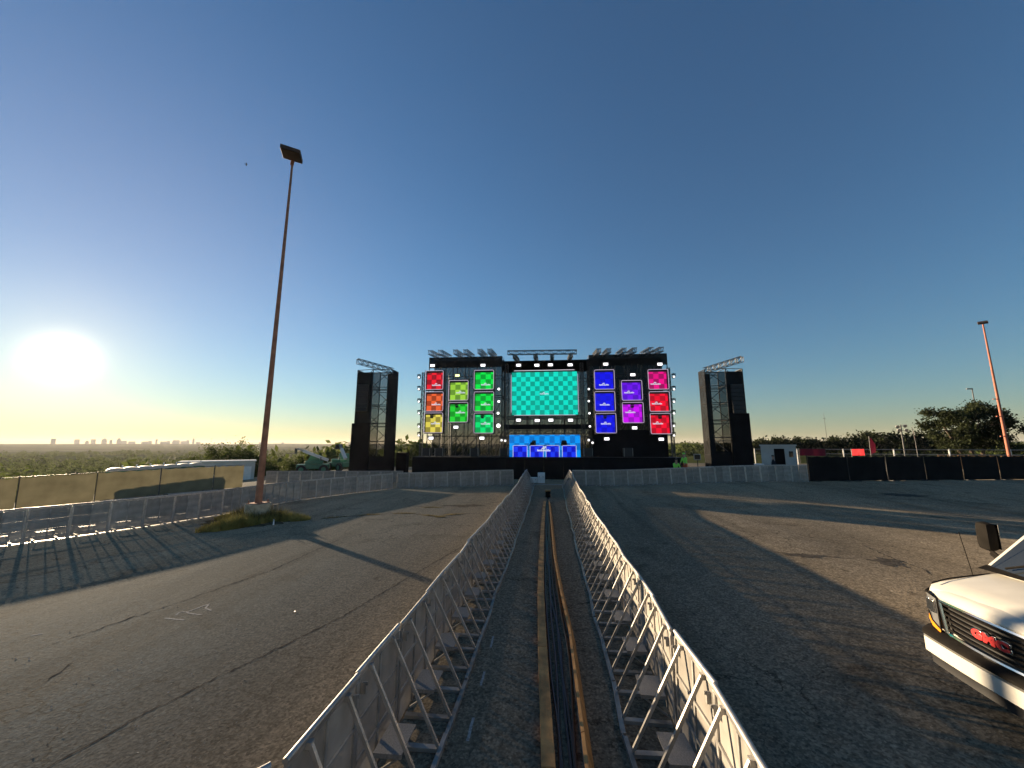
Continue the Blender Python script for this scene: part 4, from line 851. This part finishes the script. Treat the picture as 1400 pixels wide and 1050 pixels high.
for n_, (x, y, H, rx) in enumerate(((-56.5, 57.0, 5.4, 3.6), (-53.2, 60.0, 7.9, 4.4), (-50.4, 62.6, 6.6, 3.6))):
    tree('leafy_tree', 'bushy tree behind the office trailer, %s' % ('leftmost and lowest of three', 'tallest of three in the middle', 'rightmost of three')[n_], x, y, -3.9, H, rx, 9000, .14, 90, 'leaf', 'trees behind the office trailer', 40 + n_, .15, .6)
for n_, (x, y, H, rx) in enumerate(((-46, 70, 5.6, 4.0), (-40.5, 78, 7.2, 4.4), (-36.5, 74, 5.8, 3.6), (-30, 80, 6.9, 4.4), (-24.5, 76, 6.0, 3.8), (-19.5, 84, 6.6, 4.0))):
    tree('leafy_tree', 'green tree behind the telehandlers, %s from the left' % ORD[n_], x, y, terrain_z(x, y) - .3, H, rx, 8000, .15, 80, 'leaf', 'trees behind the telehandlers', 60 + n_, .1, .62)
# woodland beyond: one mass
rng = np.random.default_rng(9); VV = []; FF = []; off = 0
protos = []
for k in range(6):
    cl = crown_clumps(rng, 26, 1, 1, .1, 1.5); v, f = leaf_cloud(150, cl, .17, rng, np.array([.14, .2, .26])); protos.append((v, f))
    
cnt = 0
while cnt < 3000:
    a = R(rng.uniform(-78, 62)); r = 72 * (1400 / 72) ** rng.uniform(0, 1) ** .8; x, y = r * math.sin(a), r * math.cos(a)
    if x / r > -.1 and r < 130: continue
    if -16 < x < 18 and y < 110: continue
    if x < -47 and y < 55 and r < 110 and rng.random() < .8: continue
    v, f = protos[cnt % 6]; H = rng.uniform(2.2, 4.2) * (1 + .5 * ss(200, 700, r)) * (1 - .4 * ss(0, .5, x / r)); th = rng.uniform(0, 6.283); c_, s_ = math.cos(th), math.sin(th)
    w = np.stack([(v[:, 0] * c_ - v[:, 1] * s_) * H * 1.05 + x, (v[:, 0] * s_ + v[:, 1] * c_) * H * 1.05 + y, v[:, 2] * H * rng.uniform(.8, 1.2) + terrain_z(x, y) - .4], 1)
    VV.append(w); FF.append(f + off); off += len(w); cnt += 1
o = obj('woodland', np_mesh('woodland', np.concatenate(VV), np.concatenate(FF), M['leaf'])); tag(o, 'hazy green woodland filling the valley out to the horizon', 'woodland', kind='stuff')

# ------------------------------------------------------------------ far skyline
CITY = [(-9880, 6820, 60, 110, 0), (-9700, 7080, 70, 96, 0), (-9610, 7190, 55, 70, 1), (-9560, 7260, 65, 100, 0), (-9470, 7390, 75, 120, 2), (-9410, 7470, 40, 90, 0), (-9330, 7560, 65, 122, 1), (-9280, 7620, 90, 70, 0), (-9200, 7720, 110, 56, 0),
        (-9060, 7880, 120, 52, 0), (-9010, 7940, 60, 70, 0), (-8940, 8020, 34, 104, 0), (-8850, 8110, 120, 55, 0), (-8800, 8170, 60, 66, 0), (-8730, 8240, 70, 92, 1), (-8690, 8290, 70, 88, 0), (-8620, 8360, 90, 66, 0), (-8570, 8420, 70, 98, 2), (-8490, 8490, 42, 136, 1), (-8430, 8560, 90, 50, 0), (-8100, 8870, 40, 50, 0), (-7500, 9400, 50, 48, 0), (-7100, 9700, 60, 46, 0), (-5700, 10550, 55, 52, 0)]
for k, (x, y, w, h, st) in enumerate(CITY):
    x, y, w, h = x * .42, y * .42, w * .42, h * .42
    t = thing('skyscraper', 'hazy tower block in the far skyline, %s from the left' % ORD[k], 'building', (x, y, terrain_z(x, y) - 12), (0, 0, R(45)), 'far city skyline')
    hh = h + 15; MB().bbox(-w / 2, w / 2, -w / 2, w / 2, 0, hh * (.8 if st else 1), 1.5).build('tower', M['city'], t)
    if st == 1: MB().bbox(-w / 3, w / 3, -w / 3, w / 3, hh * .8 + .01, hh, 1).build('setback', M['city'], t)
    if st == 2: MB().add([(-w / 2, -w / 2, hh * .8 + .01), (w / 2, -w / 2, hh * .8 + .01), (w / 2, w / 2, hh * .8 + .01), (-w / 2, w / 2, hh * .8 + .01), (0, 0, hh * 1.05)], [(3, 2, 1, 0), (0, 1, 4), (1, 2, 4), (2, 3, 4), (3, 0, 4)]).build('spire', M['city'], t)

# ------------------------------------------------------------------ people
def person(lab, loc, rz, joints, cols, hat=None):
    """skinned figure; joints: dict name -> (pos, radius); cols: function(z, name) picks a material slot"""
    J = joints; names = list(J); E_ = [('pelvis', 'waist'), ('waist', 'chest'), ('chest', 'neck'), ('neck', 'head'), ('head', 'crown')]
    for s in 'lr': E_ += [('chest', 'sh' + s), ('sh' + s, 'el' + s), ('el' + s, 'wr' + s), ('wr' + s, 'ha' + s), ('pelvis', 'hip' + s), ('hip' + s, 'kn' + s), ('kn' + s, 'an' + s), ('an' + s, 'to' + s)]
    me = bpy.data.meshes.new('body'); me.from_pydata([J[n][0] for n in names], [(names.index(a), names.index(b)) for a, b in E_], [])
    o = bpy.data.objects.new('body', me); COL.objects.link(o); md = o.modifiers.new('s', 'SKIN'); me.skin_vertices or None
    bm = bmesh.new(); bm.from_mesh(me); lay = bm.verts.layers.skin.verify(); bm.verts.ensure_lookup_table()
    for i, n in enumerate(names): bm.verts[i][lay].radius = (J[n][1], J[n][1]); bm.verts[i][lay].use_root = (n == 'pelvis')
    bm.to_mesh(me); bm.free(); o.modifiers.new('d', 'SUBSURF').levels = 2
    dg = bpy.context.evaluated_depsgraph_get(); ev = bpy.data.meshes.new_from_object(o.evaluated_get(dg)); bpy.data.objects.remove(o)
    ev.materials.clear()
    for m in cols: ev.materials.append(M[m])
    P = {n: Vector(J[n][0]) for n in names}
    for p in ev.polygons:
        c = p.center; n = min(names, key=lambda q: (P[q] - c).length)
        p.material_index = 0 if n in ('chest', 'waist', 'shl', 'shr', 'ell', 'elr') else (1 if n in ('pelvis', 'hipl', 'hipr', 'knl', 'knr', 'anl', 'anr') else (3 if n in ('tol', 'tor') else 2)); p.use_smooth = True
    t = thing('person', lab, 'person', loc, (0, 0, rz)); obj('body', ev, t)
    h = P['crown']; b = MB(); bm = bmesh.new(); bmesh.ops.create_uvsphere(bm, u_segments=12, v_segments=8, radius=.115)
    bm.verts.index_update(); b.add([(v.co.x + P['head'].x * .4 + h.x * .6, v.co.y * 1.1 + .02 + P['head'].y * .4 + h.y * .6, max(v.co.z, -.01) + h.z - .03) for v in bm.verts], [[v.index for v in f.verts] for f in bm.faces]); bm.free()
    b.build('helmet' if hat else 'hair', M[hat or 'hair'], t, True)
def stand(bend=0., crouch=0., arm=.0):
    j = {}; z0 = .92 - crouch * .45; y = 0; f = lambda x, yy, z: (x, yy, z)
    d = lambda L, a: (-L * math.sin(a), L * math.cos(a))
    wy, wz = d(.2, bend * .5); cy, cz = d(.5, bend); ny, nz = d(.62, bend * 1.05); hy, hz = d(.72, bend * .9); ky, kz = d(.86, bend * .9)
    j['pelvis'] = ((0, 0, z0), .15); j['waist'] = ((0, wy, z0 + wz), .14); j['chest'] = ((0, cy, z0 + cz - .08), .165); j['neck'] = ((0, ny, z0 + nz), .065); j['head'] = ((0, hy - .02, z0 + hz), .09); j['crown'] = ((0, ky - .02, z0 + kz), .085)
    for s, n in ((-1, 'l'), (1, 'r')):
        j['sh' + n] = ((s * .2, cy, z0 + cz), .075); j['el' + n] = ((s * .25, cy - .06 - arm * .2, z0 + cz - .28), .05); j['wr' + n] = ((s * .23, cy - .18 - arm * .3, z0 + cz - .50 + arm * .3), .036); j['ha' + n] = ((s * .22, cy - .22 - arm * .35, z0 + cz - .60 + arm * .35), .04)
        j['hip' + n] = ((s * .1, 0, z0 - .08), .105); j['kn' + n] = ((s * .13, -.05 - crouch * .4, .50 - crouch * .06), .07); j['an' + n] = ((s * .12, .02, .10), .05); j['to' + n] = ((s * .13, -.14, .045), .045)
    return j
person('person in a bright green shirt bending behind the front barriers', (9.85, 32.4, ground_z(9.85, 32.4)), R(10), stand(.25, 0, .4), ('hivis', 'navy', 'skin', 'black'))
person('person in green vest and orange trousers behind the front barriers', (10.65, 32.5, ground_z(10.65, 32.5) + .402), R(-60), stand(.15, 0, .2), ('hivis', 'orange', 'skin', 'black'), 'hivis')
tag(MB().bbox(-.5, .5, -.4, .4, 0, .4, .02).build('low_case', M['black'], None, loc=(10.65, 32.5, ground_z(10.65, 32.5))), 'low black case under the person in orange trousers', 'case')
person('person in dark clothes standing beside the grey cabin', (17.5, 33.0, ground_z(17.5, 33)), R(70), stand(.05, 0, .3), ('navy', 'navy', 'skin', 'black'))

# ------------------------------------------------------------------ bird
t = thing('bird', 'small dark bird gliding high left of the lamp pole', 'bird', (-82.2, 87.4, 79.8), (0, 0, R(40)))
MB().tube([(-.28, 0, 0), (-.1, 0, .02), (.15, 0, .02), (.3, 0, 0)], .075, 8, True, .03).build('body', M['black'], t, True)
for s in (-1, 1): MB().add([(-.1, 0, .03), (.14, 0, .03), (.08, s * .45, .12), (-.06, s * .95, .05), (-.16, s * .5, .1)], [(0, 1, 2, 4), (4, 2, 3)]).build('wing', M['black'], t)
MB().add([(-.28, -.05, 0), (-.28, .05, 0), (-.5, .12, 0), (-.5, -.12, 0)], [(0, 1, 2, 3)]).build('tail', M['black'], t)

# ------------------------------------------------------------------ van (local: x backwards, y to its right, z up)
def van():
    t = thing('parked_van', 'white van with red grille letters parked at the right edge, facing the lane', 'van', (4.56, 5.04, .34), (0, 0, R(-5.0))); t.scale = (.86, 1.035, 1.16)
    def ring(x, w, zb, zs, zt, k=.9):
        h = [(0, zb), (.82 * w, zb), (.96 * w, zb + .06), (w, zb + .22), (w, (zb + zs) / 2 + .12), (.985 * w, zs - .03), (.95 * w, zs + .012), (.86 * w, zs + .45 * (zt - zs)), (.55 * w, zt - .015), (.25 * w, zt), (0, zt)]
        return [(x, y, z) for y, z in h] + [(x, -y, z) for y, z in h[-2:0:-1]]
    st = [ring(.30, .88, .5, 1.045, 1.11), ring(.36, .93, .42, 1.075, 1.145), ring(.52, .972, .38, 1.10, 1.19), ring(.8, .985, .36, 1.14, 1.245), ring(1.08, .99, .36, 1.185, 1.29), ring(1.22, .99, .36, 1.2, 1.30), ring(1.6, 1.0, .36, 1.22, 1.31), ring(3.5, 1.0, .36, 1.22, 1.31), ring(5.5, .99, .38, 1.22, 1.31), ring(5.6, .95, .42, 1.2, 1.29)]
    b = MB(); n = len(st[0])
    for r_ in st: b.v += r_
    for i in range(len(st) - 1): b.f += [(i * n + k, i * n + (k + 1) % n, (i + 1) * n + (k + 1) % n, (i + 1) * n + k) for k in range(n)]
    b.f += [tuple(range(n)), tuple(range((len(st) - 1) * n, len(st) * n))]; b.mi = [0] * len(b.f)
    b.build('body', M['vanwhite'], t, True)
    # hood seam lines
    for s in (-1, 1): MB().tube([(.30, s * .80, 1.125), (.55, s * .84, 1.168), (.85, s * .855, 1.205), (1.1, s * .86, 1.235)], .007, 5).build('hood_seam', M['vandark'], t)
    ys_ = [-.93, -.9, -.8, -.65, -.4, 0, .4, .65, .8, .9, .93]; hx = lambda y: .165 + .06 * (y / .62) ** 2 + (max(0, abs(y) - .75) * .55)
    prof = [(.05, 1.0), (-.005, 1.005), (-.012, 1.03), (.02, 1.062), (.09, 1.088), (.19, 1.108)]
    lb = MB()
    for (o_, z_) in prof: lb.v += [(hx(y) + o_, y * (1 + .15 * o_), z_ + (.02 - .045 * y * y) * (z_ > 1.05)) for y in ys_]
    nn = len(ys_); lb.f = [(i * nn + k, i * nn + k + 1, (i + 1) * nn + k + 1, (i + 1) * nn + k) for i in range(len(prof) - 1) for k in range(nn - 1)]; lb.mi = [0] * len(lb.f)
    lb.build('hood_lip', M['vanwhite'], t, True)
    for s in (-1, 1): MB().add([(.23, s * .64, .66), (.23, s * .64, 1.01), (.33, s * .64, 1.01), (.33, s * .64, .66)], [(0, 1, 2, 3)]).build('grille_end', M['vandark'], t)
    # upper cabin
    lo = [(1.10, .93), (1.0, 0), (1.10, -.93), (5.58, -.95), (5.58, .95)]; hi = [(2.0, .76), (1.92, 0), (2.0, -.76), (5.5, -.82), (5.5, .82)]
    cabv = [(x, y, 1.27) for x, y in lo] + [(x, y, 1.98) for x, y in hi] + [(x + .12 if x < 3 else x - .06, y * .9, 2.07) for x, y in hi]
    MB().add(cabv, [(0, 1, 6, 5), (1, 2, 7, 6), (2, 3, 8, 7), (3, 4, 9, 8), (4, 0, 5, 9), (5, 6, 11, 10), (6, 7, 12, 11), (7, 8, 13, 12), (8, 9, 14, 13), (9, 5, 10, 14), (10, 11, 12, 13, 14)]).build('cabin', M['vanwhite'], t)
    def lerp3(a, c, u): return tuple(a[i] + (c[i] - a[i]) * u for i in range(3))
    # windscreen panes slightly proud of the cabin
    for i, s in ((0, 1), (2, -1)):
        a, bq, c, d_ = cabv[i], cabv[1], cabv[6], cabv[i + 5]; off_ = Vector((-.012, 0, .012))
        P = [lerp3(lerp3(a, bq, u), lerp3(d_, c, u), v) for u, v in ((.07, .05), (1.0, .05), (1.0, .93), (.09, .93))]
        MB().quad(*[tuple(Vector(p) + off_) for p in P]).build('windscreen', M['glass'], t)
    for i0, i1 in ((0, 4), (2, 3)):
        a, bq, c, d_ = cabv[i0], cabv[i1], cabv[i1 + 5], cabv[i0 + 5]; s = 1 if i0 == 0 else -1
        P = [lerp3(lerp3(a, bq, u), lerp3(d_, c, u), v) for u, v in ((.1, .08), (.32, .08), (.32, .9), (.06, .9))]
        MB().quad(*[(p[0], p[1] + s * .01, p[2]) for p in P]).build('side_window', M['glass'], t)
        x_ = 2.15; MB().tube([(1.25, s * 1.004, .6), (1.25, s * 1.004, 1.2)], .006, 4).build('door_seam', M['vandark'], t); MB().tube([(2.3, s * 1.006, .5), (2.3, s * 1.006, 1.22)], .006, 4).build('door_seam', M['vandark'], t)
        MB().bbox(2.05, 2.22, s * 1.01 - .015, s * 1.01 + .015, 1.05, 1.1, .008).build('door_handle', M['vandark'], t)
    # cowl and wipers
    MB().add([(1.0, y, 1.302 - .02 * abs(y)) for y in (-.9, -.45, 0, .45, .9)] + [(1.16 - .06 * (1 - abs(y)), y, 1.345 - .03 * abs(y)) for y in (-.93, -.45, 0, .45, .93)], [(i, i + 1, i + 6, i + 5) for i in range(4)]).build('cowl', M['vandark'], t)
    for y in (.62, -.1): MB().tube([(1.07, y, 1.35), (1.22, y - .3, 1.475), (1.26, y - .55, 1.50)], .011, 5).build('wiper', M['vandark'], t)
    # grille
    def gx(y): return .155 + .06 * (y / .62) ** 2
    g = MB().add([(gx(y) + .06, y, z) for y in (-.62, -.31, 0, .31, .62) for z in (.69, .99)], [(2 * i, 2 * i + 2, 2 * i + 3, 2 * i + 1) for i in range(4)]).build('grille', M['black'], t)
    for k in range(6):
        z = .725 + .048 * k; b = MB(); pts = [(gx(y) + .012, y, z) for y in [-.6 + .1 * q for q in range(13)]]
        b.tube(pts, .012, 5); b.build('slat', M['vandark'], g, True)
    fr = [(gx(y), y, 1.0 - .012 * (y / .62) ** 2) for y in [.64 - .08 * q for q in range(17)]]; fl = [(gx(y), y, .675 + .012 * (y / .62) ** 2) for y in [-.58 + .0725 * q for q in range(17)]]
    MB().tube(fr + fl + [fr[0]], .019, 6).build('chrome_surround', M['chrome'], g, True)
    # letters
    cu = bpy.data.curves.new('letters', 'FONT'); cu.body = 'GMC'; cu.size = .098; cu.extrude = .010; cu.bevel_depth = .002; cu.align_x = 'CENTER'; cu.align_y = 'CENTER'; cu.space_character = 1.12; cu.offset = .006
    tx = bpy.data.objects.new('letters', cu); COL.objects.link(tx); dg = bpy.context.evaluated_depsgraph_get(); tm = bpy.data.meshes.new_from_object(tx.evaluated_get(dg)); bpy.data.objects.remove(tx)
    def bent(dx, s, zc):
        m2 = tm.copy(); 
        for v in m2.vertices: u, w_, d_ = v.co.x * 1.62 * s, v.co.y * s, v.co.z; v.co = (gx(u) - .012 - d_ + dx, -u, zc + w_)
        return m2
    me = bent(0, 1, .845); me.materials.clear(); me.materials.append(M['badge']); obj('letters', me, g)
    me = bent(.010, 1.12, .845); me.materials.clear(); me.materials.append(M['chrome']); obj('letter_edging', me, g)
    MB().bbox(.14, .17, -.03, .10, .655, .68, .006).build('emblem', M['chrome'], g)
    # headlights and indicators
    for s in (-1, 1):
        hl = MB().add([(.205, s * .66, .70), (.205, s * .66, 1.0), (.215, s * .76, 1.02), (.265, s * .87, 1.02), (.40, s * .955, 1.03), (.42, s * .965, .84), (.30, s * .905, .80), (.24, s * .80, .74)], [(0, 1, 2, 7), (7, 2, 3, 6), (6, 3, 4, 5)]).build('headlight', M['lens'], t)
        MB().bbox(.185, .21, min(s * .69, s * .76), max(s * .69, s * .76), .84, .97, .01).build('reflector', M['chrome'], hl); MB().bbox(.21, .25, min(s * .775, s * .83), max(s * .775, s * .83), .85, .97, .01).build('reflector', M['chrome'], hl)
        MB().tube([(.20, s * .655, .69), (.20, s * .655, 1.0), (.21, s * .76, 1.022), (.262, s * .87, 1.022), (.395, s * .955, 1.033), (.415, s * .967, .84), (.295, s * .907, .80), (.235, s * .80, .735), (.20, s * .655, .69)], .011, 5).build('bezel', M['vandark'], hl)
        MB().add([(.195, s * .66, .655), (.195, s * .66, .70), (.232, s * .80, .735), (.29, s * .905, .795), (.41, s * .965, .83), (.40, s * .965, .77), (.28, s * .905, .73), (.225, s * .80, .68)], [(0, 1, 2, 7), (7, 2, 3, 6), (6, 3, 4, 5)]).build('turn_signal', M['amber'], t)
    # bumper: dark cap above a white band
    def bx(y, o=0): return o + .04 + .05 * (abs(y) / .8) ** 2 + (.5 * max(0, abs(y) - .82) ** 1.2 * 4 if abs(y) > .82 else 0)
    yy = [-1.0, -.97, -.92, -.86, -.8] + [-.7 + .1 * q for q in range(15)] + [.8, .86, .92, .97, 1.0]
    def band(z0, z1, o0, o1, nm, m):
        b = MB(); k = len(yy); prof = [(o0 + .16, z0), (o0, z0 + .015), (o0, (z0 + z1) / 2), (o1, z1 - .01), (o1 + .14, z1)]
        for (o_, z) in prof: b.v += [(bx(y, o_), y * (1 - .0 * z), z) for y in yy]
        for i in range(len(prof) - 1): b.f += [(i * k + j, i * k + j + 1, (i + 1) * k + j + 1, (i + 1) * k + j) for j in range(k - 1)]
        b.mi = [0] * len(b.f); return b.build(nm, M[m], t, True)
    band(.42, .585, .0, .0, 'bumper', 'vanwhite'); band(.588, .665, -.012, .03, 'bumper_cap', 'vandark'); band(.30, .418, .07, .05, 'air_dam', 'black')
    # mirrors
    for s in (-1, 1):
        mr_ = MB().bbox(1.42, 1.58, min(s * 1.12, s * 1.31), max(s * 1.12, s * 1.31), 1.41, 1.74, .075).build('mirror', M['vandark'], t, True)
        MB().box(1.581, 1.586, min(s * 1.13, s * 1.29), max(s * 1.13, s * 1.29), 1.44, 1.72).build('mirror_glass', M['chrome'], mr_)
        for z in (1.36, 1.40): MB().tube([(1.42, s * .97, 1.30), (1.47, s * 1.08, z - .02), (1.5, s * 1.2, z + .02)], .02, 6).build('arm', M['vandark'], mr_)
    MB().tube([(.93, .90, 1.19), (.86, .92, 1.66)], .005, 5).build('antenna', M['vandark'], t)
    for x in (1.05, 4.5):
        for s in (-1, 1):
            w = MB().tube([(x, s * .74, .36), (x, s * 1.005, .36)], .36, 22).build('wheel', M['tyre'], t, True); MB().tube([(x, s * 1.0, .36), (x, s * 1.012, .36)], .21, 16).build('rim', M['alu'], w, True)
    MB().box(.5, 5.4, -.85, .85, .25, .355).build('underbody', M['black'], t)
    for s in (-1, 1): MB().bbox(5.58, 5.62, min(s * .86, s * .96), max(s * .86, s * .96), .9, 1.3, .01).build('tail_light', M['badge'], t)
    MB().bbox(5.55, 5.7, -.95, .95, .45, .62, .03).build('rear_bumper', M['vandark'], t)
van()

# ------------------------------------------------------------------ haze
def haze():
    m = bpy.data.materials.new('haze'); m.use_nodes = True; n = m.node_tree.nodes; l = m.node_tree.links; n.clear()
    o = n.new('ShaderNodeOutputMaterial'); v = n.new('ShaderNodeVolumePrincipled'); v.inputs['Color'].default_value = (.95, .95, .95, 1); v.inputs['Density'].default_value = 6.5e-5; v.inputs['Anisotropy'].default_value = .2
    l.new(v.outputs[0], o.inputs['Volume'])
    b = MB().box(-7500, 7500, -7500, 7500, -60, 88).build('haze', m); b['kind'] = 'stuff'; b['label'] = 'thin evening haze over the valley'; b['category'] = 'haze'
haze()
